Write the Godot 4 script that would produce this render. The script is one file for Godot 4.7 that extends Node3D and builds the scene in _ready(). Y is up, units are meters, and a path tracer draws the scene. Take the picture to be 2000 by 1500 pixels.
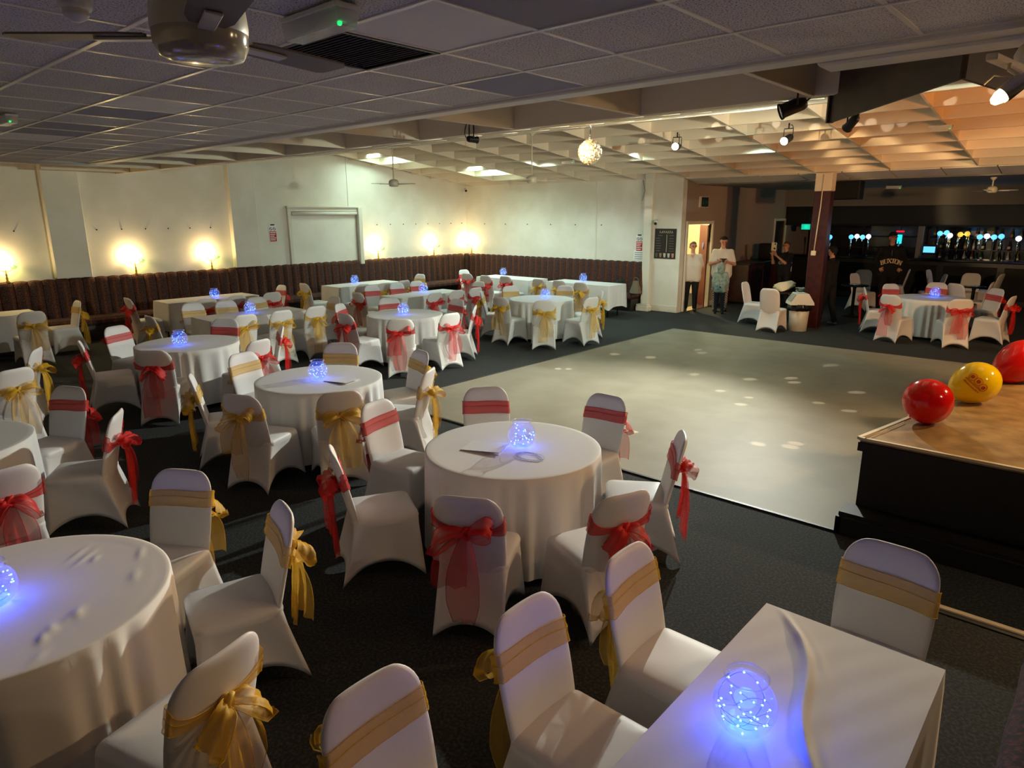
extends Node3D
# A function room set for a party, seen from a raised spot beside the stage. Metres, y up; the back wall is at z = -15.1, the sconce wall at x = -15.4.

var rng := RandomNumberGenerator.new()
var M := {}
var names := {}
var cam_basis := Basis.from_euler(Vector3(-0.2473348, 0.7303289, -0.0041794))
const EYE := Vector3(0, 2.4, 0)
const FOCAL := 1318.45

# ---------------------------------------------------------------- helpers
func ray(px: float, py: float) -> Vector3:
	return cam_basis * Vector3((px - 1000.0) / FOCAL, -(py - 750.0) / FOCAL, -1.0)
func at(px: float, py: float, y: float) -> Vector3:
	var d := ray(px, py)
	return EYE + d * ((y - EYE.y) / d.y)
func on_z(px: float, py: float, z: float) -> Vector3:
	var d := ray(px, py)
	return EYE + d * (z / d.z)
func on_x(px: float, py: float, x: float) -> Vector3:
	var d := ray(px, py)
	return EYE + d * (x / d.x)

func numbered(called: String) -> String:
	if not names.has(called):
		names[called] = 0
		return called
	names[called] += 1
	return "%s_%03d" % [called, names[called]]

func tag(o: Node, label: String, category: String, group := "", kind := "") -> void:
	if label: o.set_meta("label", label)
	if category: o.set_meta("category", category)
	if group: o.set_meta("group", group)
	if kind: o.set_meta("kind", kind)

func thing(called: String, label: String, category: String, pos := Vector3.ZERO, turn := 0.0, group := "") -> Node3D:
	var o := Node3D.new()
	o.name = numbered(called)
	add_child(o)
	o.position = pos
	o.rotation.y = turn
	tag(o, label, category, group)
	return o

func struct(called: String, label: String, category: String) -> Node3D:
	var o := thing(called, label, category)
	o.set_meta("kind", "structure")
	return o

func put(mesh: Mesh, called: String, mat: Material, parent: Node, pos := Vector3.ZERO, basis := Basis.IDENTITY) -> MeshInstance3D:
	var o := MeshInstance3D.new()
	o.name = called
	o.mesh = mesh
	if mat: o.material_override = mat
	o.cast_shadow = GeometryInstance3D.SHADOW_CASTING_SETTING_ON
	parent.add_child(o, true)
	o.transform = Transform3D(basis, pos)
	return o

func st_new(smooth := false) -> SurfaceTool:
	var st := SurfaceTool.new()
	st.begin(Mesh.PRIMITIVE_TRIANGLES)
	st.set_smooth_group(0 if smooth else -1)
	return st
func done(st: SurfaceTool) -> ArrayMesh:
	st.generate_normals()
	st.index()
	return st.commit()
func build(st: SurfaceTool, called: String, mat: Material, parent: Node) -> MeshInstance3D:
	return put(done(st), called, mat, parent)

func tri(st: SurfaceTool, a: Vector3, b: Vector3, c: Vector3) -> void:
	st.add_vertex(a); st.add_vertex(b); st.add_vertex(c)
func quad(st: SurfaceTool, a: Vector3, b: Vector3, c: Vector3, d: Vector3) -> void:
	tri(st, a, b, c); tri(st, a, c, d)
# rows of points; faces clockwise when rows run down and columns run right as seen from outside
func grid(st: SurfaceTool, rows: Array, wrap := false) -> void:
	for j in rows.size() - 1:
		var p: PackedVector3Array = rows[j]
		var q: PackedVector3Array = rows[j + 1]
		var n := p.size()
		for i in (n if wrap else n - 1):
			var k := (i + 1) % n
			quad(st, p[i], p[k], q[k], q[i])
func fan(st: SurfaceTool, c: Vector3, ring: PackedVector3Array, flip := false) -> void:
	for i in ring.size():
		var k := (i + 1) % ring.size()
		if flip: tri(st, c, ring[k], ring[i])
		else: tri(st, c, ring[i], ring[k])

func box(st: SurfaceTool, lo: Vector3, hi: Vector3, bev := 0.0, xf := Transform3D.IDENTITY) -> void:
	var c := (lo + hi) / 2
	var h := (hi - lo) / 2
	bev = min(bev, min(h.x, min(h.y, h.z)) * 0.9)
	if bev <= 0.0:
		var v := []
		for k in 8:
			v.append(xf * (c + Vector3(h.x if k & 1 else -h.x, h.y if k & 2 else -h.y, h.z if k & 4 else -h.z)))
		for f in [[0, 2, 3, 1], [5, 7, 6, 4], [4, 6, 2, 0], [1, 3, 7, 5], [2, 6, 7, 3], [4, 0, 1, 5]]:
			quad(st, v[f[3]], v[f[2]], v[f[1]], v[f[0]])
		return
	# chamfered box: convex hull of 24 points, written face by face
	for ax in 3:
		var b := (ax + 1) % 3
		var d := (ax + 2) % 3
		for s in [-1.0, 1.0]:
			var p := []
			for q in [[-1, -1], [1, -1], [1, 1], [-1, 1]]:
				var v := Vector3.ZERO
				v[ax] = h[ax] * s
				v[b] = (h[b] - bev) * q[0]
				v[d] = (h[d] - bev) * q[1]
				p.append(xf * (c + v))
			if s > 0: quad(st, p[3], p[2], p[1], p[0])
			else: quad(st, p[0], p[1], p[2], p[3])
		for s in [-1.0, 1.0]:
			for t in [-1.0, 1.0]:
				var p := []
				for q in [[-1, 0], [1, 0], [1, 1], [-1, 1]]:
					var v := Vector3.ZERO
					v[ax] = (h[ax] - bev) * q[0]
					v[b] = (h[b] - (0.0 if q[1] == 0 else bev)) * s
					v[d] = (h[d] - (bev if q[1] == 0 else 0.0)) * t
					p.append(xf * (c + v))
				if s * t > 0: quad(st, p[3], p[2], p[1], p[0])
				else: quad(st, p[0], p[1], p[2], p[3])
	for k in 8:
		var s := Vector3(1 if k & 1 else -1, 1 if k & 2 else -1, 1 if k & 4 else -1)
		var p := []
		for ax in 3:
			var v := Vector3.ZERO
			for e in 3: v[e] = (h[e] - (0.0 if e == ax else bev)) * s[e]
			p.append(xf * (c + v))
		if s.x * s.y * s.z > 0: tri(st, p[2], p[1], p[0])
		else: tri(st, p[0], p[1], p[2])

func boxm(size: Vector3, bev := 0.0) -> ArrayMesh:
	var st := st_new()
	box(st, -size / 2, size / 2, bev)
	return done(st)
func add_box(called: String, lo: Vector3, hi: Vector3, mat: Material, parent: Node, bev := 0.0) -> MeshInstance3D:
	var c := (lo + hi) / 2
	return put(boxm(hi - lo, bev), called, mat, parent, c)

# profile: Vector2(radius, height) from the top down
func lathe(st: SurfaceTool, prof: Array, n := 24, xf := Transform3D.IDENTITY, caps := true) -> void:
	var rows := []
	for p in prof:
		var r := PackedVector3Array()
		for i in n:
			var a := TAU * i / n
			r.append(xf * Vector3(p.x * cos(a), p.y, p.x * sin(a)))
		rows.append(r)
	grid(st, rows, true)
	if caps:
		if prof[0].x > 1e-4: fan(st, xf * Vector3(0, prof[0].y, 0), rows[0], true)
		if prof[-1].x > 1e-4: fan(st, xf * Vector3(0, prof[-1].y, 0), rows[-1])
func lathem(prof: Array, n := 24, smooth := true, caps := true) -> ArrayMesh:
	var st := st_new(smooth)
	lathe(st, prof, n, Transform3D.IDENTITY, caps)
	return done(st)
func aim(a: Vector3, b: Vector3) -> Transform3D:   # y axis from a to b
	var y := (b - a).normalized()
	var x := y.cross(Vector3.UP if absf(y.y) < 0.95 else Vector3.RIGHT).normalized()
	return Transform3D(Basis(x, y, x.cross(y)), a)
func rod(st: SurfaceTool, a: Vector3, b: Vector3, ra: float, rb := -1.0, n := 10) -> void:
	if rb < 0: rb = ra
	lathe(st, [Vector2(rb, (b - a).length()), Vector2(ra, 0)], n, aim(a, b))
func tube(st: SurfaceTool, pts: Array, r: float, n := 6, closed := false) -> void:
	var rows := []
	var m := pts.size()
	var up := Vector3(0.13, 0.97, 0.21).normalized()
	for i in m:
		var t: Vector3
		if closed: t = pts[(i + 1) % m] - pts[(i + m - 1) % m]
		else: t = pts[min(i + 1, m - 1)] - pts[max(i - 1, 0)]
		t = t.normalized()
		var x := up.cross(t)
		if x.length() < 0.05: x = Vector3.RIGHT.cross(t)
		x = x.normalized()
		up = t.cross(x).normalized()
		var rr := PackedVector3Array()
		for k in n:
			var a := TAU * k / n
			rr.append(pts[i] + (x * cos(a) + up * sin(a)) * r)
		rows.append(rr)
	if closed: rows.append(rows[0])
	grid(st, rows, true)
	if not closed:
		fan(st, pts[0], rows[0], true)
		fan(st, pts[-1], rows[-1])
func ball(st: SurfaceTool, c: Vector3, r: Vector3, n := 12) -> void:
	var prof := []
	for j in n / 2 + 1:
		var a := PI * j / (n / 2)
		prof.append(Vector2(sin(a), cos(a)))
	lathe(st, prof, n, Transform3D(Basis.from_scale(r), c), false)
# flat polygon (x, y) pushed along z from z0 to z1
func prism(st: SurfaceTool, poly: PackedVector2Array, z0: float, z1: float, xf := Transform3D.IDENTITY) -> void:
	var t := Geometry2D.triangulate_polygon(poly)
	for i in range(0, t.size(), 3):
		var a := poly[t[i]]; var b := poly[t[i + 1]]; var c := poly[t[i + 2]]
		if (b - a).cross(c - a) > 0:
			var s := b; b = c; c = s
		tri(st, xf * Vector3(a.x, a.y, z1), xf * Vector3(b.x, b.y, z1), xf * Vector3(c.x, c.y, z1))
		tri(st, xf * Vector3(a.x, a.y, z0), xf * Vector3(c.x, c.y, z0), xf * Vector3(b.x, b.y, z0))
	var cw := Geometry2D.is_polygon_clockwise(poly)
	for i in poly.size():
		var a := poly[i]; var b := poly[(i + 1) % poly.size()]
		if cw:
			var s := a; a = b; b = s
		quad(st, xf * Vector3(a.x, a.y, z1), xf * Vector3(a.x, a.y, z0), xf * Vector3(b.x, b.y, z0), xf * Vector3(b.x, b.y, z1))

func mat(c: Color, rough := 0.8, metal := 0.0) -> StandardMaterial3D:
	var m := StandardMaterial3D.new()
	m.albedo_color = c
	m.roughness = rough
	m.metallic = metal
	return m
func glow(c: Color, e: float) -> StandardMaterial3D:
	var m := mat(c * 0.6, 0.4)
	m.emission_enabled = true
	m.emission = c
	m.emission_energy_multiplier = e
	return m
func noise_tex(seed_: int, freq: float, ramp: Array, size := 256, fractal := 3, kind := FastNoiseLite.TYPE_SIMPLEX_SMOOTH, normal := 0.0) -> NoiseTexture2D:
	var f := FastNoiseLite.new()
	f.seed = seed_
	f.noise_type = kind
	f.frequency = freq
	f.fractal_octaves = fractal
	var t := NoiseTexture2D.new()
	t.width = size; t.height = size
	t.seamless = true
	t.noise = f
	if normal > 0:
		t.as_normal_map = true
		t.bump_strength = normal
	else:
		var g := Gradient.new()
		var off := PackedFloat32Array(); var col := PackedColorArray()
		for r in ramp:
			off.append(r[0]); col.append(r[1])
		g.offsets = off; g.colors = col
		t.color_ramp = g
	return t
func tri_mat(tex: Texture2D, scale: float, rough := 0.8, world := true) -> StandardMaterial3D:
	var m := mat(Color.WHITE, rough)
	m.albedo_texture = tex
	m.uv1_triplanar = true
	m.uv1_world_triplanar = world
	m.uv1_scale = Vector3.ONE * scale
	return m
func omni(pos: Vector3, c: Color, e: float, size := 0.05, parent: Node = self) -> OmniLight3D:
	var l := OmniLight3D.new()
	l.light_color = c; l.light_energy = e; l.light_size = size
	l.omni_range = 30; l.omni_attenuation = 2; l.shadow_enabled = true
	parent.add_child(l); l.position = pos
	return l
func spot(pos: Vector3, target: Vector3, c: Color, e: float, angle: float, blend := 0.3, size := 0.05, parent: Node = self) -> SpotLight3D:
	var l := SpotLight3D.new()
	l.light_color = c; l.light_energy = e; l.light_size = size
	l.spot_range = 40; l.spot_attenuation = 2; l.spot_angle = angle; l.spot_angle_attenuation = blend; l.shadow_enabled = true
	parent.add_child(l)
	l.position = pos
	l.basis = Basis.looking_at(target - pos, Vector3.UP if absf((target - pos).normalized().y) < 0.98 else Vector3.RIGHT)
	return l
func panel_light(pos: Vector3, target: Vector3, size: Vector2, c: Color, e: float, parent: Node = self) -> AreaLight3D:
	var l := AreaLight3D.new()
	l.light_color = c; l.light_energy = e; l.area_size = size
	l.area_range = 40; l.area_attenuation = 2; l.shadow_enabled = true
	parent.add_child(l)
	l.position = pos
	l.basis = Basis.looking_at(target - pos, Vector3.UP if absf((target - pos).normalized().y) < 0.98 else Vector3.RIGHT)
	return l
func text(s: String, size: float, depth: float, m: Material, parent: Node, pos: Vector3, basis := Basis.IDENTITY, font := "Droid Sans", called := "lettering") -> MeshInstance3D:
	var f := SystemFont.new()
	f.font_names = PackedStringArray([font])
	f.font_weight = 700
	var t := TextMesh.new()
	t.font = f; t.text = s; t.font_size = 64
	t.pixel_size = size / 64.0
	t.depth = depth
	return put(t, called, m, parent, pos, basis)

# ---------------------------------------------------------------- materials
func make_materials() -> void:
	M.carpet = tri_mat(noise_tex(3, 0.09, [[0.25, Color(0.07, 0.078, 0.08)], [0.55, Color(0.135, 0.145, 0.148)], [0.8, Color(0.21, 0.22, 0.222)]], 512, 4), 0.9, 0.97)
	M.vinyl = tri_mat(noise_tex(7, 0.006, [[0.2, Color(0.515, 0.487, 0.425)], [0.5, Color(0.54, 0.512, 0.45)], [0.8, Color(0.56, 0.532, 0.47)]], 512, 5), 0.3, 0.55)
	M.vinyl.metallic_specular = 0.3
	M.vinyl_edge = mat(Color(0.06, 0.055, 0.05), 0.5)
	M.tile = tri_mat(noise_tex(11, 0.13, [[0.0, Color(0.34, 0.32, 0.305)], [0.27, Color(0.5, 0.48, 0.46)], [0.35, Color(0.82, 0.8, 0.78)], [0.8, Color(0.87, 0.855, 0.83)]], 512, 2), 1.4, 0.95)
	M.tile_b = tri_mat(noise_tex(12, 0.14, [[0.0, Color(0.36, 0.34, 0.32)], [0.26, Color(0.53, 0.51, 0.49)], [0.34, Color(0.8, 0.785, 0.765)], [0.8, Color(0.85, 0.835, 0.815)]], 512, 2), 1.3, 0.95)
	M.tile_white = mat(Color(0.93, 0.92, 0.89), 0.9)
	M.tile_grey = mat(Color(0.64, 0.63, 0.63), 0.9)
	M.tile_blue = mat(Color(0.6, 0.6, 0.65), 0.9)
	M.tbar = mat(Color(0.9, 0.88, 0.82), 0.28)
	M.wall = tri_mat(noise_tex(21, 0.01, [[0.2, Color(0.86, 0.845, 0.79)], [0.8, Color(0.9, 0.885, 0.84)]], 256, 4), 0.4, 0.6)
	M.trim = mat(Color(0.86, 0.84, 0.78), 0.45)
	M.lattice = mat(Color(0.87, 0.82, 0.73), 0.7)
	M.deck = mat(Color(0.84, 0.81, 0.75), 0.8)
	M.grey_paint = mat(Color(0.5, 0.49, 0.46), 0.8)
	M.bar_wall = mat(Color(0.62, 0.57, 0.52), 0.75)
	M.black = mat(Color(0.035, 0.033, 0.035), 0.45)
	M.matte_black = mat(Color(0.03, 0.03, 0.03), 0.8)
	M.maroon = tri_mat(noise_tex(31, 0.02, [[0.2, Color(0.2, 0.055, 0.045)], [0.8, Color(0.28, 0.085, 0.065)]], 256, 3), 1.0, 0.35)
	M.dark_wood = tri_mat(noise_tex(32, 0.03, [[0.2, Color(0.07, 0.04, 0.035)], [0.8, Color(0.13, 0.075, 0.06)]], 256, 4), 1.0, 0.4)
	M.stage_top = tri_mat(noise_tex(33, 0.014, [[0.2, Color(0.5, 0.4, 0.25)], [0.5, Color(0.6, 0.485, 0.31)], [0.8, Color(0.66, 0.55, 0.37)]], 512, 5), 0.5, 0.4)
	M.stage_side = mat(Color(0.045, 0.03, 0.035), 0.55)
	M.cream = mat(Color(0.87, 0.8, 0.66), 0.5)
	M.cover = mat(Color(0.855, 0.85, 0.855), 0.5)
	M.cloth = mat(Color(0.87, 0.865, 0.86), 0.75)
	M.red_organza = organza(Color(0.86, 0.075, 0.05), 0.62)
	M.red_sheer = organza(Color(0.86, 0.075, 0.05), 0.46)
	M.gold_sheer = organza(Color(0.9, 0.71, 0.14), 0.4)
	M.gold_organza = organza(Color(0.9, 0.71, 0.1), 0.5)
	M.red_knot = organza(Color(0.86, 0.075, 0.05), 0.85)
	M.gold_knot = organza(Color(0.86, 0.69, 0.25), 0.8)
	M.glass = mat(Color(0.9, 0.94, 1.0, 0.1), 0.03)
	M.glass.transparency = BaseMaterial3D.TRANSPARENCY_ALPHA
	M.glass.cull_mode = BaseMaterial3D.CULL_DISABLED
	M.led = glow(Color(0.3, 0.55, 1.0), 14.0)
	M.wire = mat(Color(0.6, 0.62, 0.66), 0.3, 0.9)
	M.brass = mat(Color(0.72, 0.56, 0.25), 0.3, 0.85)
	M.bulb = glow(Color(1.0, 0.86, 0.62), 9.0)
	M.green_glass = mat(Color(0.25, 0.8, 0.15, 0.45), 0.1)
	M.green_glass.transparency = BaseMaterial3D.TRANSPARENCY_ALPHA
	M.green_glass.cull_mode = BaseMaterial3D.CULL_DISABLED
	M.fabric = banquette_fabric()
	M.white_plastic = mat(Color(0.85, 0.84, 0.8), 0.4)
	M.fan_white = mat(Color(0.8, 0.78, 0.7), 0.35)
	M.chrome = mat(Color(0.8, 0.8, 0.8), 0.12, 1.0)
	M.green_led = glow(Color(0.02, 1.0, 0.4), 3.0)
	M.paper = mat(Color(0.93, 0.93, 0.92), 0.8)
	M.ink = mat(Color(0.12, 0.12, 0.13), 0.7)
	M.red_print = mat(Color(0.72, 0.1, 0.1), 0.6)

func organza(c: Color, a: float) -> StandardMaterial3D:
	var m := mat(Color(c.r, c.g, c.b, a), 0.55)
	m.transparency = BaseMaterial3D.TRANSPARENCY_ALPHA
	m.cull_mode = BaseMaterial3D.CULL_DISABLED
	return m

func banquette_fabric() -> StandardMaterial3D:
	var im := Image.create(256, 256, false, Image.FORMAT_RGB8)
	var f := FastNoiseLite.new(); f.seed = 5; f.frequency = 0.11
	var f2 := FastNoiseLite.new(); f2.seed = 6; f2.frequency = 0.05
	for x in 256:
		var band := x % 64
		var base := Color(0.2, 0.125, 0.105)
		if band < 14: base = Color(0.13, 0.13, 0.18)
		elif band > 30 and band < 44: base = Color(0.36, 0.2, 0.13)
		elif band > 52: base = Color(0.23, 0.11, 0.11)
		for y in 256:
			var v := f.get_noise_2d(x * 1.6, y)
			var c := base
			if v > 0.22: c = base.lerp(Color(0.62, 0.36, 0.2), 0.6)
			elif v < -0.3: c = base.lerp(Color(0.05, 0.05, 0.07), 0.6)
			c = c.lerp(Color(0.45, 0.4, 0.36), clampf(f2.get_noise_2d(x * 3.0, y * 0.6) - 0.35, 0, 0.3))
			im.set_pixel(x, y, c)
	var m := mat(Color.WHITE, 0.9)
	m.albedo_texture = ImageTexture.create_from_image(im)
	m.uv1_triplanar = true
	m.uv1_world_triplanar = true
	m.uv1_scale = Vector3.ONE * 1.15
	return m

# ---------------------------------------------------------------- the room
const WX := -15.4
const WZ := -15.1
const RIDGE_Z := -10.2
func roof(z: float) -> float:
	if z > -5.3: return 3.2
	return 3.84 - 0.64 * absf(z - RIDGE_Z) / 4.9

func build_room() -> void:
	var fl := struct("floor", "dark charcoal carpet covering the whole function room", "floor")
	add_box("carpet", Vector3(-15.8, -0.1, -24.4), Vector3(5.2, 0, 4.2), M.carpet, fl)
	# dance floor: laid sheet with dark edging
	var df := thing("dance_floor", "large grey-beige vinyl dance floor in the middle of the carpet", "dance floor")
	add_box("sheet", Vector3(-6.93, 0.0, -12.9), Vector3(5.0, 0.012, -5.25), M.vinyl, df)
	for b in [[Vector3(-6.96, 0, -12.93), Vector3(5, 0.016, -12.9)], [Vector3(-6.96, 0, -5.25), Vector3(5, 0.016, -5.22)], [Vector3(-6.96, 0, -12.9), Vector3(-6.93, 0.016, -5.25)]]:
		add_box("edge_strip", b[0], b[1], M.vinyl_edge, df)
	# walls
	var wl := struct("wall_left", "long off-white wall with pilasters and wall lamps", "wall")
	add_box("plaster", Vector3(WX - 0.2, 0, WZ - 0.2), Vector3(WX, 4.2, 4.2), M.wall, wl)
	for z in [-4.22, -7.82]:
		add_box("pilaster", Vector3(WX, 1.215, z - 0.32), Vector3(WX + 0.17, 4.1, z + 0.3), M.wall, wl, 0.01)
	add_box("cover_strip", Vector3(WX, 1.2, -10.83), Vector3(WX + 0.012, 4.0, -10.78), M.wall, wl)
	for k in 26:
		var z := -3.4 - k * 0.46
		if (z < -7.3 and z > -11.4) or absf(z + 4.22) < 0.4: continue
		var st := st_new(true)
		ball(st, Vector3(WX + 0.01, 2.12, z), Vector3(0.018, 0.014, 0.014), 8)
		build(st, "wall_hook", M.ink, wl)
	var wb := struct("wall_back", "off-white wall at the far end above the banquette", "wall")
	add_box("plaster", Vector3(WX, 0, WZ - 0.2), Vector3(-8.05, 3.7, WZ), M.wall, wb)
	add_box("corner_post", Vector3(-9.02, 0, WZ), Vector3(-8.8, 3.5, WZ + 0.12), M.trim, wb, 0.01)
	add_box("corner_post", Vector3(-10.55, 1.2, WZ), Vector3(-10.5, 3.4, WZ + 0.012), M.trim, wb)
	add_box("skirting_board", Vector3(-8.8, 0, WZ), Vector3(-8.05, 0.16, WZ + 0.02), M.trim, wb, 0.005)
	for k in 6:
		var st := st_new(true)
		ball(st, Vector3(-14.6 + k * 0.85, 2.1, WZ + 0.01), Vector3(0.014, 0.014, 0.018), 8)
		build(st, "wall_hook", M.ink, wb)
	var wr := struct("wall_right", "dark wall beyond the stage", "wall")
	add_box("plaster", Vector3(4.6, 0, -24.4), Vector3(4.8, 4.2, 4.2), M.bar_wall, wr)
	var wn := struct("wall_near", "wall behind the seating near the entrance", "wall")
	add_box("plaster", Vector3(WX - 0.2, 0, 3.6), Vector3(4.8, 4.2, 3.8), M.bar_wall, wn)
	# side wall of the bar corner, with the lit doorway and a second door further in
	var ws := struct("wall_side", "beige wall beside the bar with a lit doorway", "wall")
	for s in [[-15.3, -15.42, 0.0, 3.3], [-16.72, -20.95, 0.0, 3.3], [-15.42, -16.72, 2.12, 3.3], [-20.95, -21.75, 2.15, 3.3], [-21.75, -24.2, 0.0, 3.3]]:
		add_box("plaster", Vector3(-8.12, s[2], s[1]), Vector3(-8.05, s[3], s[0]), M.bar_wall, ws)
	add_box("skirting_board", Vector3(-8.05, 0, -20.9), Vector3(-8.03, 0.14, -16.82), M.trim, ws)
	var d1 := struct("door_1", "maroon door standing open in a cream frame, lit from beyond", "door")
	for b in [[-15.42, -15.34], [-16.8, -16.72]]:
		add_box("frame", Vector3(-8.13, 0, b[0]), Vector3(-8.02, 2.2, b[1]), M.trim, d1, 0.01)
	add_box("frame", Vector3(-8.13, 2.12, -16.72), Vector3(-8.02, 2.2, -15.42), M.trim, d1, 0.01)
	var leaf := put(boxm(Vector3(0.74, 2.08, 0.045), 0.004), "leaf", mat(Color(0.36, 0.045, 0.05), 0.4), d1, Vector3(-8.375, 1.05, -16.99), Basis(Vector3.UP, -0.84))
	put(lathem([Vector2(0.09, 0.005), Vector2(0.09, -0.005)], 24), "porthole", mat(Color(0.3, 0.42, 0.7), 0.08), leaf, Vector3(0.05, 0.5, 0.026), Basis(Vector3.RIGHT, PI / 2))
	add_box("threshold", Vector3(-8.3, 0, -16.72), Vector3(-7.95, 0.02, -15.42), M.chrome, d1, 0.004)
	# corridor beyond the doorway
	var wc := struct("wall_corridor", "pale yellow corridor wall seen through the doorway", "wall")
	add_box("plaster", Vector3(-10.2, 0, -19.2), Vector3(-10.05, 3.0, -15.3), M.cream, wc)
	add_box("plaster", Vector3(-10.2, 0, -19.35), Vector3(-8.12, 3.0, -19.2), M.cream, wc)
	add_box("lid", Vector3(-10.2, 3.0, -19.35), Vector3(-8.12, 3.1, -15.2), M.cream, wc)
	add_box("upright_trim", Vector3(-10.05, 0, -16.2), Vector3(-9.98, 3.0, -16.12), M.grey_paint, wc)
	var d2 := struct("door_2", "dark brown door in a pale frame near the bar", "door")
	for b in [[-20.95, -20.87], [-21.83, -21.75]]:
		add_box("frame", Vector3(-8.13, 0, b[0]), Vector3(-8.02, 2.22, b[1]), M.trim, d2, 0.008)
	add_box("frame", Vector3(-8.13, 2.15, -21.75), Vector3(-8.02, 2.22, -20.95), M.trim, d2, 0.008)
	add_box("leaf", Vector3(-8.12, 0, -21.75), Vector3(-8.08, 2.15, -20.95), M.dark_wood, d2)
	build_tile_ceiling()
	build_lattice()
	build_window()
	build_bar_shell()

func build_tile_ceiling() -> void:
	var c := struct("ceiling", "suspended ceiling of speckled square tiles in white metal strips", "ceiling")
	var tile_mesh := boxm(Vector3(0.588, 0.016, 0.588), 0.004)
	var special := {Vector2i(0, 2): "tile_white", Vector2i(1, 2): "tile_grey", Vector2i(-1, 4): "tile_blue", Vector2i(-5, 2): "tile_white", Vector2i(-6, 2): "tile_blue", Vector2i(-9, 2): "tile_blue", Vector2i(-8, 2): "tile_blue", Vector2i(-10, 2): "tile_white", Vector2i(-12, 3): "tile_blue"}
	rng.seed = 71
	for i in range(-15, 12):
		for j in range(-7, 5):
			if i == -1 and j == 2: continue
			if (i > 4 and j < 2) or (j < 0 and i > 1):   # beyond the frame one board does
				continue
			var key := Vector2i(i, j)
			var m: Material = M[special[key]] if special.has(key) else (M.tile if rng.randf() < 0.6 else M.tile_b)
			put(tile_mesh, "ceiling_tile", m, c, Vector3(-2.622 + 0.6 * i + 0.3, 3.166 + rng.randf_range(-0.001, 0.002), -0.635 - 0.6 * j - 0.3), Basis(Vector3.UP, PI / 2 * rng.randi_range(0, 3)))
	add_box("backing", Vector3(-11.63, 3.19, -3.63), Vector3(4.8, 3.26, 3.8), M.tile_grey, c)
	for i in range(-15, 13):
		var x := -2.622 + 0.6 * i
		for j in range(-7, 5):
			var z := -0.635 - 0.6 * j
			add_box("cross_strip", Vector3(x - 0.012, 3.154, z - 0.588), Vector3(x + 0.012, 3.163, z - 0.012), M.tbar, c, 0.002)
	for j in range(-7, 6):
		var z := -0.635 - 0.6 * j
		add_box("main_strip", Vector3(-11.63, 3.152, z - 0.013), Vector3(4.6, 3.163, z + 0.013), M.tbar, c, 0.002)
	add_box("edge_board", Vector3(-11.75, 3.13, -3.79), Vector3(4.6, 3.28, -3.642), M.trim, c, 0.008)
	add_box("edge_board", Vector3(-11.78, 3.11, -3.79), Vector3(-11.63, 3.3, 3.6), M.trim, c, 0.03)
	# louvred vent in place of one tile
	var v := thing("ceiling_vent", "black louvred air vent set among the ceiling tiles", "vent", Vector3(-2.922, 3.15, -2.135))
	var st := st_new()
	for b in [[-0.295, -0.295, 0.295, -0.27], [-0.295, 0.27, 0.295, 0.295], [-0.295, -0.27, -0.27, 0.27], [0.27, -0.27, 0.295, 0.27]]:
		box(st, Vector3(b[0], 0.0, b[1]), Vector3(b[2], 0.03, b[3]), 0.003)
	build(st, "frame", M.black, v)
	add_box("duct", Vector3(-0.28, 0.032, -0.28), Vector3(0.28, 0.038, 0.28), M.matte_black, v)
	var slat := boxm(Vector3(0.545, 0.005, 0.02), 0.001)
	for k in 19:
		put(slat, "slat", mat(Color(0.3, 0.29, 0.28), 0.4) if k == 0 else v.get_child(2).material_override, v, Vector3(0, 0.014, -0.252 + k * 0.028), Basis(Vector3.RIGHT, 0.6))

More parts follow.
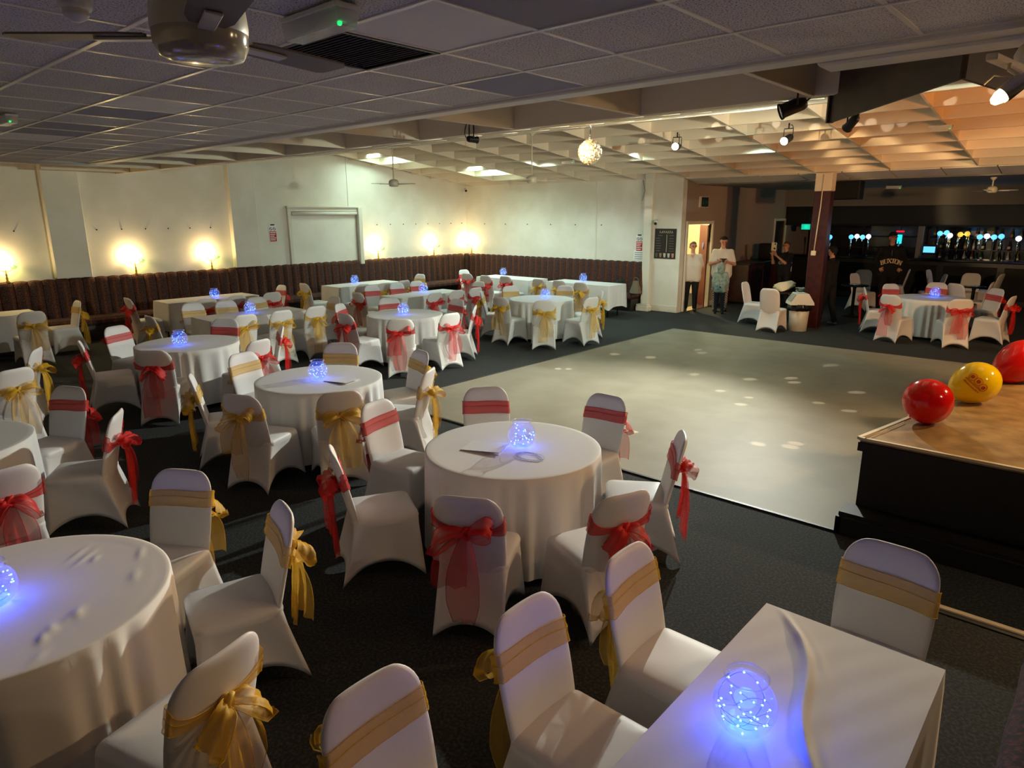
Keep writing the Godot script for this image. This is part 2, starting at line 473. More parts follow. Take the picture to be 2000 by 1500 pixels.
func build_lattice() -> void:
	var c := struct("ceiling", "cream timber lattice ceiling rising to a shallow ridge over the dance floor", "ceiling")
	var x0 := WX
	var x1 := 4.6
	for k in range(0, 15):
		var z := -5.3 - 0.7 * k
		var y := roof(z)
		if k == 0 or k == 14:
			add_box("beam", Vector3(x0, y, z - 0.03), Vector3(x1, y + 0.34, z + 0.03), M.lattice, c, 0.004)
		else:
			add_box("beam", Vector3(x0, y, z - 0.02), Vector3(x1, y + 0.22, z + 0.02), M.lattice, c, 0.004)
	var cross := {}
	for k in range(0, 14):
		var za := -5.3 - 0.7 * k
		var up := za > RIDGE_Z + 0.01
		if not cross.has(up):
			var st := st_new()
			var dy := (roof(za - 0.68) - roof(za - 0.02))
			var poly := PackedVector2Array([Vector2(0, 0), Vector2(0.66, dy), Vector2(0.66, dy + 0.21), Vector2(0, 0.21)])
			prism(st, poly, -0.015, 0.015, Transform3D(Basis(Vector3(0, 0, -1), Vector3.UP, Vector3(1, 0, 0)), Vector3.ZERO))
			cross[up] = done(st)
		for i in range(-6, 9):
			var x := -7.92 + 1.42 * i
			if x < x0 + 0.1 or x > 4.4: continue
			put(cross[up], "cross_piece", M.lattice, c, Vector3(x, roof(za - 0.02) + 0.002, za - 0.02))
	# boarding above
	for s in [[-5.3, RIDGE_Z], [RIDGE_Z, WZ]]:
		var st := st_new()
		var ya := roof(s[0] + (-0.001 if s[0] > -6 else 0.0)) + 0.21
		var yb := roof(s[1]) + 0.21
		if s[0] == -5.3: ya = 3.41
		var poly := PackedVector2Array([Vector2(-s[0], ya), Vector2(-s[1], yb), Vector2(-s[1], yb + 0.1), Vector2(-s[0], ya + 0.1)])
		prism(st, poly, x0, x1, Transform3D(Basis(Vector3(0, 0, -1), Vector3.UP, Vector3(1, 0, 0)), Vector3.ZERO))
		build(st, "boarding", M.deck, c)
	# flat coffers between the tiled ceiling and the first beam
	add_box("boarding", Vector3(x0, 3.5, -5.3), Vector3(x1, 3.6, -3.65), M.deck, c)
	add_box("boarding", Vector3(x0, 3.5, -3.65), Vector3(-11.63, 3.6, 3.8), M.deck, c)
	for i in range(-8, 7):
		var x := -4.69 + 1.42 * i
		if x < x0 + 0.1: continue
		add_box("cross_piece", Vector3(x - 0.02, 3.2, -5.27), Vector3(x + 0.02, 3.5, -3.79), M.lattice, c, 0.003)
	for k in 4:
		add_box("cross_piece", Vector3(x0, 3.28, -2.4 + k * 1.5), Vector3(-11.78, 3.5, -2.36 + k * 1.5), M.lattice, c, 0.003)
	# painted soffit panels over the bar opening
	var sof := PackedVector2Array([Vector2(0, 0), Vector2(0.62, -0.1), Vector2(0.62, -0.07), Vector2(0, 0.03)])
	var st2 := st_new()
	prism(st2, sof, -0.425, 0.425, Transform3D(Basis(Vector3(0, 0, -1), Vector3.UP, Vector3(1, 0, 0)), Vector3.ZERO))
	var pm := done(st2)
	for i in 15:
		put(pm, "soffit_panel", M.deck, c, Vector3(-7.6 + i * 0.87, 3.18, -15.14))
	add_box("backing", Vector3(-8.2, 3.23, -15.9), Vector3(4.6, 3.6, -15.14), M.deck, c)

func build_window() -> void:
	var w := struct("window_1", "wide window in the side wall covered by a white roller blind", "window")
	var za := -8.98; var zb := -11.12
	add_box("frame", Vector3(WX, 2.47, zb), Vector3(WX + 0.07, 2.57, za), M.trim, w, 0.01)
	add_box("frame", Vector3(WX, 1.1, za - 0.1), Vector3(WX + 0.07, 2.47, za), M.trim, w, 0.01)
	add_box("frame", Vector3(WX, 1.1, zb), Vector3(WX + 0.14, 2.57, zb + 0.12), M.trim, w, 0.01)
	add_box("cornice", Vector3(WX, 2.56, zb - 0.03), Vector3(WX + 0.11, 2.6, za + 0.03), M.trim, w, 0.008)
	var st := st_new(true)
	lathe(st, [Vector2(0.045, 1.9), Vector2(0.045, 0)], 16, Transform3D(Basis(Vector3(1, 0, 0), Vector3(0, 0, -1), Vector3(0, 1, 0)), Vector3(WX + 0.055, 2.42, za - 0.11)))
	build(st, "blind_roller", M.white_plastic, w)
	add_box("blind", Vector3(WX + 0.012, 1.1, zb + 0.16), Vector3(WX + 0.016, 2.42, za - 0.12), M.wall, w)
	st = st_new(true)
	tube(st, [Vector3(WX + 0.05, 2.4, zb + 0.14), Vector3(WX + 0.05, 1.8, zb + 0.14), Vector3(WX + 0.05, 1.2, zb + 0.14)], 0.006)
	build(st, "blind_cord", M.grey_paint, w)

func build_bar_shell() -> void:
	var c := struct("ceiling", "dim grey ceiling over the bar corner", "ceiling")
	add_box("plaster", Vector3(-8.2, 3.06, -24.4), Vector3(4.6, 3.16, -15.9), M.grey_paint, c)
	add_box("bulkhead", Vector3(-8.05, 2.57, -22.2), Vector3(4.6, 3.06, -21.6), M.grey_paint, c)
	var w := struct("wall_bar", "dark wall behind the bar", "wall")
	add_box("plaster", Vector3(-8.2, 0, -24.4), Vector3(4.6, 3.06, -24.2), M.black, w)
	# wooden post holding up the eave
	var p := thing("timber_post", "square maroon post with a cream head holding up the eave", "post", Vector3(-4.83, 0, -15.08))
	add_box("shaft", Vector3(-0.16, 0, -0.13), Vector3(0.16, 2.82, 0.13), M.maroon, p, 0.012)
	add_box("head", Vector3(-0.165, 2.82, -0.135), Vector3(0.165, 3.18, 0.135), M.lattice, p, 0.01)
	var st := st_new(true)
	tube(st, [Vector3(0.0, 3.14, 0.142), Vector3(-0.005, 2.5, 0.14), Vector3(-0.03, 2.0, 0.14), Vector3(-0.045, 1.62, 0.14)], 0.012)
	build(st, "cable", M.cream, p)
	add_box("socket_box", Vector3(-0.1, 1.52, 0.13), Vector3(-0.0, 1.62, 0.17), M.cream, p, 0.01)

# ---------------------------------------------------------------- chairs in stretch covers
# the sitter faces +z; origin on the floor
func back_mid(y: float) -> float:
	return -0.172 - (y - 0.42) * 0.235
func back_half(y: float) -> float:
	var s := (y - 0.40) / 0.505
	var w: float = 0.196 + 0.012 * sin(PI * clampf(s * 1.05, 0, 1))
	var t := clampf((y - 0.79) / 0.115, 0, 1)
	return w - 0.1 * (1.0 - sqrt(maxf(0.0, 1.0 - t * t)))
func chair_backrest() -> ArrayMesh:
	var st := st_new(true)
	var rows := []
	var ys := [0.40, 0.45, 0.5, 0.56, 0.62, 0.68, 0.74, 0.79, 0.82, 0.845, 0.865, 0.88, 0.893, 0.9, 0.905]
	for k in range(ys.size() - 1, -1, -1):
		var y: float = ys[k]
		var hw := back_half(y)
		var th := 0.021
		if y > 0.86: th = 0.021 * sqrt(maxf(0.02, 1.0 - pow((y - 0.86) / 0.046, 2)))
		var r := PackedVector3Array()
		var n := 14
		# front from left to right, then back from right to left
		for side in 2:
			for i in n:
				var u: float = -1.0 + 2.0 * i / (n - 1)
				if side == 1: u = -u
				var x: float = hw * sin(u * PI / 2) if absf(u) > 0.0 else 0.0
				var e := sqrt(maxf(0.0, 1.0 - pow(absf(sin(u * PI / 2)), 5.0)))
				var dish := -0.022 * (1.0 - pow(x / 0.2, 2)) + 0.012
				var z := back_mid(y) + dish + (th * e if side == 0 else -th * e)
				r.append(Vector3(-x, y, z))
		rows.append(r)
	grid(st, rows, true)
	fan(st, Vector3(0, 0.905, back_mid(0.905) - 0.008), rows[0], true)
	return done(st)
func seat_ring(inset: float, y: float, crown := 0.0) -> PackedVector3Array:
	var r := PackedVector3Array()
	var hx := 0.212 - inset
	var zf := 0.24 - inset
	var zb := -0.196 + inset
	for s in 4:
		for i in 12:
			var u := i / 12.0
			var a := PI / 2 * u
			var cr: float = max(0.02, 0.06 - inset)
			var cxs: float = [1, -1, -1, 1][s] * (hx - cr)
			var czs: float = [zf - cr, zf - cr, zb + cr, zb + cr][s]
			var ang: float = a + PI / 2 * s
			# spread the points along the sides as well
			var p := Vector3(cxs + cr * cos(ang), y, czs + cr * sin(ang))
			r.append(p)
	return r
func chair_seat() -> ArrayMesh:
	var st := st_new(true)
	var rows := []
	for q in [[0.14, 0.476], [0.09, 0.475], [0.05, 0.471], [0.025, 0.465], [0.01, 0.456], [0.003, 0.446], [0.0, 0.43], [0.004, 0.405]]:
		rows.append(seat_ring(q[0], q[1]))
	for j in rows.size():
		var r: PackedVector3Array = rows[j]
		r.reverse()
		rows[j] = r
	fan(st, Vector3(0, 0.477, 0.02), rows[0], true)
	grid(st, rows, true)
	return done(st)
func chair_skirt() -> ArrayMesh:
	var st := st_new(true)
	var feet := [Vector3(0.228, 0.004, 0.262), Vector3(-0.228, 0.004, 0.262), Vector3(-0.216, 0.004, -0.298), Vector3(0.216, 0.004, -0.298)]
	var tops := [Vector3(0.196, 0.43, 0.226), Vector3(-0.196, 0.43, 0.226), Vector3(-0.196, 0.43, -0.178), Vector3(0.196, 0.43, -0.178)]
	var hem := [0.115, 0.125, 0.085, 0.125]
	var n := 16
	var rows := []
	for v in 11:
		var t := v / 10.0
		var r := PackedVector3Array()
		for s in 4:
			var a0: Vector3 = tops[s]; var b0: Vector3 = tops[(s + 1) % 4]
			var a1: Vector3 = feet[s]; var b1: Vector3 = feet[(s + 1) % 4]
			var out: Vector3 = ((a0 + b0) / 2 - Vector3(0, 0.43, 0.02)).normalized()
			for i in n:
				var u := float(i) / n
				var bow := 4.0 * u * (1.0 - u)
				var top := a0.lerp(b0, u) + out * (0.016 * pow(bow, 0.4))
				var low := a1.lerp(b1, u)
				low.y += hem[s] * (1.0 - pow(absf(2 * u - 1), 2.3))
				low -= out * 0.045 * bow
				var p := top.lerp(low, t)
				p -= out * 0.018 * bow * sin(PI * t)
				if s == 2: p -= out * 0.012 * bow * sin(PI * t)
				r.append(p)
		r.reverse()
		rows.append(r)
	grid(st, rows, true)
	# turned-in hem
	var low2: PackedVector3Array = rows[-1]
	var inn := PackedVector3Array()
	for p in low2: inn.append(Vector3(p.x * 0.965, p.y + 0.006, p.z * 0.965))
	grid(st, [low2, inn], true)
	return done(st)

# a strip of organza: centre line, half width along `across`, gathered at the ends given by `g`, with soft ripples
func ribbon(st: SurfaceTool, pts: Array, widths: Array, across: Array, ripple: float, waves: float, phase: float, n := 9) -> void:
	var rows := []
	var m := pts.size()
	for i in m:
		var t: Vector3 = (pts[min(i + 1, m - 1)] - pts[max(i - 1, 0)]).normalized()
		var a: Vector3 = across[i] if across.size() > 1 else across[0]
		a = (a - t * a.dot(t)).normalized()
		var nrm := t.cross(a).normalized()
		var r := PackedVector3Array()
		for k in n:
			var u := -1.0 + 2.0 * k / (n - 1)
			var wob := ripple * sin(u * waves + phase + i * 0.35) * clampf(widths[i] / 0.05, 0.25, 1.0)
			r.append(pts[i] + a * (u * widths[i]) + nrm * wob)
		rows.append(r)
	grid(st, rows)
	# stitched hem along both edges
	for e in [0, n - 1]:
		var line := []
		for r in rows: line.append(r[e])
		tube(st, line, 0.0022, 4)
func bez(a: Vector3, b: Vector3, c: Vector3, d: Vector3, n: int) -> Array:
	var o := []
	for i in n: o.append(a.bezier_interpolate(b, c, d, float(i) / (n - 1)))
	return o
func sash_band(variant: int) -> ArrayMesh:
	var st := st_new(true)
	var rows := []
	var y0: float = [0.735, 0.745, 0.72, 0.74][variant]
	var hh: float = [0.052, 0.045, 0.056, 0.05][variant]
	for v in 6:
		var t := v / 5.0
		var r := PackedVector3Array()
		var n := 40
		for i in n:
			var a := TAU * i / n
			var c := cos(a); var s := sin(a)
			# front half keeps its width, the back half gathers into the knot
			var back := clampf((-s + 0.05) / 1.05, 0, 1)
			var mid := y0 - 0.055 * back + 0.012 * c * (1 if variant % 2 else -1)
			var half := hh * (1.0 - 0.62 * pow(back, 2.0))
			var y := mid + half * (1.0 - 2.0 * t)
			var hw := back_half(y) + 0.006
			var x: float = hw * signf(c) * pow(absf(c), 0.5)
			var dish := -0.022 * (1.0 - pow(clampf(x / 0.2, -1, 1), 2)) + 0.012
			var z: float = back_mid(y) + dish * (1.0 if absf(c) < 0.95 else 0.5) + signf(s) * pow(absf(s), 0.35) * 0.027
			z += 0.0025 * sin(t * 13.0 + c * 3.0 + variant)
			r.append(Vector3(x, y, z))
		rows.append(r)
	grid(st, rows, true)
	for e in [0, 2, 5]:
		var line := []
		for p in rows[e]: line.append(p)
		tube(st, line, 0.0022, 4, true)
	return done(st)
func sash_bow(variant: int) -> Array:   # [knot, loop, loop, tail, tail]
	var ky: float = [0.685, 0.69, 0.665, 0.69][variant]
	var k := Vector3(0.0, ky, back_mid(ky) - 0.052)
	var kn := st_new(true)
	ball(kn, k, Vector3(0.032, 0.036, 0.024), 12)
	tube(kn, bez(k + Vector3(-0.02, 0.03, -0.01), k + Vector3(0.03, 0.02, -0.03), k + Vector3(0.03, -0.02, -0.03), k + Vector3(-0.02, -0.035, -0.008), 8), 0.012, 6)
	var out := [done(kn)]
	var lens: Array = [[0.17, 0.16], [0.15, 0.19], [0.2, 0.14], [0.13, 0.13]][variant]
	var drop: Array = [[-0.02, -0.03], [0.05, -0.07], [-0.06, 0.02], [-0.09, -0.1]][variant]
	for e in 2:
		var s := -1.0 if e == 0 else 1.0
		var L: float = lens[e]; var dr: float = drop[e]
		var st := st_new(true)
		var tip := k + Vector3(s * L, dr, -0.035)
		var up := bez(k, k + Vector3(s * L * 0.4, 0.055, -0.075), tip + Vector3(-s * 0.02, 0.06, -0.04), tip, 9)
		var dn := bez(tip, tip + Vector3(s * 0.012, -0.05, 0.0), k + Vector3(s * L * 0.45, -0.035, -0.03), k, 9)
		var ax := Vector3(0, 0.55, 0.75)
		var w1 := []; var w2 := []
		for i in 9:
			var t := i / 8.0
			w1.append(lerpf(0.016, 0.062, sin(t * PI / 2)))
			w2.append(lerpf(0.062, 0.016, 1.0 - cos(t * PI / 2)))
		ribbon(st, up, w1, [ax], 0.009, 7.0, variant + e, 8)
		ribbon(st, dn, w2, [ax], 0.009, 6.0, variant * 2 + e, 8)
		out.append(done(st))
	var tl: Array = [[0.5, 0.4], [0.56, 0.33], [0.42, 0.52], [0.36, 0.57]][variant]
	var sw: Array = [[-0.07, 0.06], [0.02, 0.1], [-0.1, 0.02], [-0.03, 0.05]][variant]
	for e in 2:
		var L: float = tl[e]
		var st := st_new(true)
		var bot := Vector3(sw[e], ky - L, back_mid(0.42) - 0.125 - 0.025 * e)
		var c := bez(k, k + Vector3(sw[e] * 0.5, -0.06, -0.045), bot + Vector3(0, L * 0.5, -0.02), bot, 13)
		var w := []
		for i in 13:
			var t := i / 12.0
			w.append(lerpf(0.014, [0.085, 0.1, 0.08, 0.09][variant], clampf(t * 1.6, 0, 1)) * (1.0 - (0.35 * maxf(0.0, t - 0.85) / 0.15 if e == 0 else 0.0)))
		ribbon(st, c, w, [Vector3(1, 0, 0.12 * (1 - 2 * e))], 0.016, 5.5 + variant, variant + 2.0 * e, 11)
		out.append(done(st))
	return out

var chair_meshes := []
var bows := []
var bands := []
var chair_proto := {}
func make_chair(kind: String, variant: int) -> Node3D:   # kind: red, gold or plain
	if chair_meshes.is_empty():
		chair_meshes = [chair_seat(), chair_backrest(), chair_skirt()]
		for v in 4:
			bows.append(sash_bow(v)); bands.append(sash_band(v))
	var key := kind + str(variant)
	if chair_proto.has(key):
		return chair_proto[key].duplicate()
	var o := Node3D.new()
	put(chair_meshes[0], "seat", M.cover, o)
	put(chair_meshes[1], "backrest", M.cover, o)
	put(chair_meshes[2], "skirt", M.cover, o)
	if kind != "plain":
		var cm: Material = M[kind + "_organza"]
		var sash := put(bands[variant], "sash", cm, o)
		sash.set_meta("label", ("red" if kind == "red" else "gold") + " organza sash tied in a bow behind the backrest")
		put(bows[variant][0], "knot", M[kind + "_knot"], sash)
		for e in 2: put(bows[variant][1 + e], "bow_loop", cm, sash)
		for e in 2: put(bows[variant][3 + e], "tail", M[kind + "_sheer"], sash)
	chair_proto[key] = o
	return o.duplicate()

var chair_count := 0
# px, py: the middle of the top of the backrest in the photograph; face: direction the sitter looks
func chair(px: float, py: float, face: Vector2, kind: String, label: String, group: String, nudge := 0.0) -> Node3D:
	var p := at(px, py, 0.9)
	var f := face.normalized()
	return chair_at(Vector3(p.x + f.x * (0.285 + nudge), 0, p.z + f.y * (0.285 + nudge)), f, kind, label, group)
func chair_at(pos: Vector3, f: Vector2, kind: String, label: String, group: String) -> Node3D:
	var o := make_chair(kind, [0, 1, 2, 3, 1, 0, 3, 2, 0, 2][chair_count % 10])
	chair_count += 1
	o.name = numbered("banquet_chair")
	add_child(o)
	o.position = pos
	o.rotation.y = atan2(f.x, f.y)
	tag(o, label, "chair", group)
	return o

func side_words(v: Vector2, taken: Array) -> String:   # v from the table to the chair
	var a := rad_to_deg(atan2(v.x, v.y)) / 45.0
	var k := posmod(int(round(a)), 8)
	if taken.has(k):
		var other := posmod(k + (1 if a > round(a) else -1), 8)
		k = posmod(2 * k - other, 8) if taken.has(other) else other
	taken.append(k)
	return ["on its tiled-ceiling side", "between tiled-ceiling and stage sides", "on its stage side", "between stage and bar sides", "on its far bar-wall side", "between far-wall and lamp-wall sides", "on its lamp-wall side", "between lamp-wall and tiled-ceiling sides"][k]

# ---------------------------------------------------------------- tables
func round_cloth(r: float, drop: float, seed_: int) -> ArrayMesh:
	var st := st_new(true)
	rng.seed = seed_
	var ph := []
	for i in 4: ph.append(rng.randf() * TAU)
	var n := 288
	var rows := []
	var rings := [0.25, 0.5, 0.75, 0.93, 0.985]
	var rucks := []
	if seed_ == 149:   # this cloth was not smoothed out: short raised creases
		rings = []
		for k in 40: rings.append(0.02 + 0.965 * k / 39.0)
		for k in 15: rucks.append([Vector2.from_angle(rng.randf() * TAU) * r * rng.randf_range(0.35, 0.93), Vector2.from_angle(rng.randf_range(0.2, 0.9)), rng.randf_range(0.03, 0.08), rng.randf_range(0.003, 0.007)])
	for rr in rings:
		var ring := PackedVector3Array()
		for i in n:
			var a := -TAU * i / n
			var y := 0.757 + (0.0012 * sin(3 * a + seed_) if rr < 0.9 else 0.0)
			for q in rucks:
				var d: Vector2 = Vector2(r * rr * cos(a), r * rr * sin(a)) - q[0]
				y += q[3] * exp(-pow(d.dot(q[1]) / q[2], 2) - pow(d.cross(q[1]) / 0.016, 2))
			ring.append(Vector3(r * rr * cos(a), y, r * rr * sin(a)))
		rows.append(ring)
	for v in 12:
		var t := v / 11.0
		var ring := PackedVector3Array()
		for i in n:
			var a := -TAU * i / n
			# folds fall inwards, deeper in some places than in others
			var w := sin(24.0 * a + 2.2 * sin(3.0 * a + ph[0]) + 1.2 * sin(7.0 * a + ph[1]))
			w = -(0.5 - 0.5 * w) * (0.55 + 0.45 * sin(5.0 * a + ph[2]) * sin(2.0 * a + ph[3]))
			var y: float = 0.757 - 0.007 * (1.0 if v > 0 else 0.6) - drop * t
			var rad: float = r * 1.002 + 0.012 * sqrt(t) + 0.075 * w * pow(t, 0.6) + 0.016 * t
			ring.append(Vector3(rad * cos(a), y + 0.012 * w * t, rad * sin(a)))
		rows.append(ring)
	fan(st, Vector3(0, 0.757, 0), rows[0], true)
	grid(st, rows, true)
	return done(st)
var round_top: Mesh
func round_table(c: Vector2, r: float, seed_: int, which: String) -> void:
	var t := thing("round_table", "round folding table under the white cloth " + which, "table", Vector3(c.x, 0, c.y), 0.0, "round tables")
	if round_top == null: round_top = lathem([Vector2(0.0, 0.75), Vector2(0.595, 0.75), Vector2(0.6, 0.745), Vector2(0.6, 0.725), Vector2(0.0, 0.725)], 48, false, false)
	put(round_top, "tabletop", M.dark_wood, t)
	for k in 4:
		var a := TAU * (k + 0.5) / 4
		var st := st_new(true)
		rod(st, Vector3(0.42 * cos(a), 0, 0.42 * sin(a)), Vector3(0.3 * cos(a), 0.725, 0.3 * sin(a)), 0.014)
		build(st, "leg", M.grey_paint, t)
	var o := put(round_cloth(r, 0.7, seed_), numbered("tablecloth"), M.cloth, self, Vector3(c.x, 0, c.y))
	tag(o, "white floor-length cloth on the round table " + which, "tablecloth", "white round tablecloths")

# rectangle cloth: half sizes, hanging length, corner drapes
func rect_cloth(hx: float, hz: float, drop: float, seed_: int, wrinkle := false) -> ArrayMesh:
	var st := st_new(true)
	rng.seed = seed_
	var p1 := rng.randf() * TAU; var p2 := rng.randf() * TAU
	var nu := 15
	var loop := []   # [point, outward, corner weight]
	for s in 4:
		var a := Vector2(hx, hz); var b := Vector2(-hx, hz)
		if s == 1: a = Vector2(-hx, hz); b = Vector2(-hx, -hz)
		if s == 2: a = Vector2(-hx, -hz); b = Vector2(hx, -hz)
		if s == 3: a = Vector2(hx, -hz); b = Vector2(hx, hz)
		var nrm := Vector2((b - a).y, -(b - a).x).normalized()
		if nrm.dot(a + b) < 0: nrm = -nrm
		var m := int((b - a).length() / 0.045)
		for i in m:
			var u := float(i) / m
			var q := a.lerp(b, u)
			var d: float = min((q - a).length(), (q - b).length())
			var cw: float = exp(-pow(d / 0.11, 2))
			var diag := (Vector2(signf(q.x) if absf(q.x) > hx - 0.25 else 0.0, signf(q.y) if absf(q.y) > hz - 0.25 else 0.0)).normalized()
			loop.append([q, nrm.lerp(diag, cw * 0.9).normalized(), cw, (u + s) * 4.0])
	var rows := []
	for v in 11:
		var t := v / 10.0
		var ring := PackedVector3Array()
		for e in loop:
			var q: Vector2 = e[0]; var o: Vector2 = e[1]; var cw: float = e[2]
			var fold := sin(e[3] * 3.1 + p1) + 0.6 * sin(e[3] * 7.3 + p2)
			var d := 0.004 + 0.008 * t + 0.012 * (fold - 1.2) * t + cw * 0.055 * t
			var y := 0.75 - drop * t * (1.0 + 0.12 * cw) - 0.004
			if v == 0: d = 0.0; y = 0.755
			ring.append(Vector3(q.x + o.x * d, y, q.y + o.y * d))
		rows.append(ring)
	grid(st, rows, true)
	# top sheet with soft creases
	st.set_smooth_group(1)
	var top := []
	var nx := 72 if wrinkle else 8; var nz := 150 if wrinkle else 8
	for j in nz + 1:
		var r := PackedVector3Array()
		for i in nx + 1:
			var x := lerpf(-hx, hx, float(i) / nx); var z := lerpf(-hz, hz, float(j) / nz)
			var y := 0.755
			if wrinkle:
				# one long ruck running diagonally from the far left corner
				var tt := (z + hz) / 0.85
				if tt > 0 and tt < 1.05:
					var cx := -hx + 0.06 + 0.47 * tt + 0.05 * sin(tt * 5.5)
					var dd := x - cx
					y += 0.026 * exp(-pow(dd / 0.02, 2)) * clampf(tt * 5, 0, 1) * clampf((1.05 - tt) * 4, 0, 1)
					y += 0.004 * exp(-pow((dd - 0.06) / 0.02, 2)) * clampf(tt * 3, 0, 1) * clampf((1.05 - tt) * 4, 0, 1)
				y += 0.0012 * sin(x * 46 + z * 21) * clampf(hz - absf(z), 0, 0.1) * 5.0
			r.append(Vector3(x, y, z))
		top.append(r)
	grid(st, top)
	return done(st)
func rect_table(c: Vector2, hx: float, hz: float, drop: float, seed_: int, which: String, wrinkle := false) -> void:
	var t := thing("trestle_table", "rectangular folding table under the white cloth " + which, "table", Vector3(c.x, 0, c.y), 0.0, "trestle tables")
	add_box("tabletop", Vector3(-hx + 0.01, 0.725, -hz + 0.01), Vector3(hx - 0.01, 0.748, hz - 0.01), M.dark_wood, t, 0.004)
	for sx in [-1, 1]:
		for sz in [-1, 1]:
			var st := st_new(true)
			rod(st, Vector3(sx * (hx - 0.12), 0, sz * (hz - 0.16)), Vector3(sx * (hx - 0.1), 0.725, sz * (hz - 0.2)), 0.015)
			build(st, "leg", M.black, t)
	var o := put(rect_cloth(hx, hz, drop, seed_, wrinkle), numbered("tablecloth"), M.cloth, self, Vector3(c.x, 0, c.y))
	tag(o, "white cloth over the rectangular table " + which, "tablecloth", "white rectangular tablecloths")

# ---------------------------------------------------------------- fishbowls with fairy lights
var bowl_parts := []
func fish_bowl(pos: Vector3, which: String, power: float, seed_ := 1) -> void:
	var o := thing("fishbowl_light", "glass fishbowl of blue fairy lights " + which, "fishbowl", pos, seed_ * 1.7, "fishbowl centrepieces")
	o.scale = Vector3.ONE * 1.24
	if bowl_parts.is_empty():
		var prof := []
		for k in 13:
			var a := lerpf(0.62, 2.62, k / 12.0)
			prof.append(Vector2(0.082 * sin(a), 0.071 + 0.082 * cos(a)))
		prof.push_front(Vector2(0.052, 0.147))
		prof.push_front(Vector2(0.056, 0.156))
		prof.append(Vector2(0.0, 0.002))
		var st := st_new(true)
		lathe(st, prof, 32, Transform3D.IDENTITY, false)
		bowl_parts.append(done(st))
		st = st_new(true)
		var ring := []
		for i in 32: ring.append(Vector3(0.056 * cos(TAU * i / 32), 0.156, 0.056 * sin(TAU * i / 32)))
		tube(st, ring, 0.0028, 6, true)
		bowl_parts.append(done(st))
		# wire wound through the bowl, a bead of light every few centimetres
		rng.seed = 9
		var pts := []
		for i in 90:
			var t := i / 89.0
			var a := t * TAU * 4.3
			var y := 0.02 + 0.12 * absf(sin(t * 7.0 + 0.4)) * (0.6 + 0.4 * sin(t * 23.0))
			var rr := (0.03 + 0.043 * absf(cos(t * 11.0))) * clampf(1.25 - absf(y - 0.07) / 0.1, 0.4, 1.0)
			pts.append(Vector3(rr * cos(a), maxf(y, 0.012), rr * sin(a)))
		st = st_new(true)
		tube(st, pts, 0.0008, 4)
		bowl_parts.append(done(st))
		st = st_new(true)
		for i in range(1, 90, 3): ball(st, pts[i], Vector3.ONE * 0.0036, 4)
		bowl_parts.append(done(st))
	put(bowl_parts[0], "bowl", M.glass, o)
	put(bowl_parts[1], "rim", M.glass, o)
	put(bowl_parts[2], "wire", M.wire, o)
	var l := put(bowl_parts[3], "led_beads", M.led, o)
	l.set_meta("kind", "stuff")
	omni(Vector3(0.0, 0.05, 0), Color(0.08, 0.24, 1.0), power, 0.03, o)

# ---------------------------------------------------------------- banquette along two walls
func build_banquette() -> void:
	var b := thing("banquette", "long fluted banquette in dark striped fabric running along the lamp wall", "banquette", Vector3(WX, 0, 0))
	var c := thing("banquette", "fluted banquette in dark striped fabric along the far wall", "banquette", Vector3(0, 0, WZ))
	var st := st_new(true)
	# one upholstered channel: rounded front and rolled top, width 0.22 along x, facing +z
	var rows := []
	for q in [[0.02, 1.205], [0.06, 1.212], [0.1, 1.2], [0.125, 1.17], [0.13, 1.1], [0.14, 0.8], [0.155, 0.5], [0.16, 0.4]]:
		var r := PackedVector3Array()
		for i in 9:
			var u := -1.0 + i / 4.0
			r.append(Vector3(-u * 0.11, q[1] - 0.018 * u * u * (1.0 if q[1] > 1.15 else 0.0), q[0] - 0.03 * pow(absf(u), 2.4)))
		rows.append(r)
	grid(st, rows)
	var ch := done(st)
	var n := 52
	for i in n:
		put(ch, "channel", M.fabric, b, Vector3(0.0, 0, -3.0 - 0.11 - i * 0.2285), Basis(Vector3.UP, PI / 2))
	for i in 4: put(ch, "channel", M.fabric, b, Vector3(0.0, 0, -2.88 + i * 0.2285), Basis(Vector3.UP, PI / 2))
	for i in 28: put(ch, "channel", M.fabric, c, Vector3(-15.2 + 0.11 + i * 0.2225, 0, 0))
	add_box("backboard", Vector3(0.002, 0, -14.9), Vector3(0.03, 1.19, -2.0), M.dark_wood, b)
	add_box("seat", Vector3(0.05, 0.3, -14.45), Vector3(0.6, 0.46, -2.0), M.fabric, b, 0.05)
	add_box("plinth", Vector3(0.02, 0, -14.45), Vector3(0.52, 0.3, -2.0), M.dark_wood, b)
	add_box("backboard", Vector3(-15.2, 0, 0.002), Vector3(-9.03, 1.19, 0.03), M.dark_wood, c)
	add_box("seat", Vector3(-14.8, 0.3, 0.05), Vector3(-9.05, 0.46, 0.6), M.fabric, c, 0.05)
	add_box("plinth", Vector3(-14.8, 0, 0.02), Vector3(-9.05, 0.3, 0.52), M.dark_wood, c)
	var pad := st_new(true)
	lathe(pad, [Vector2(0.05, 1.205), Vector2(0.075, 1.19), Vector2(0.085, 1.15), Vector2(0.09, 0.4)], 16, Transform3D(Basis.IDENTITY, Vector3(-15.295, 0, 0.11)))
	build(pad, "corner_pad", M.fabric, c)

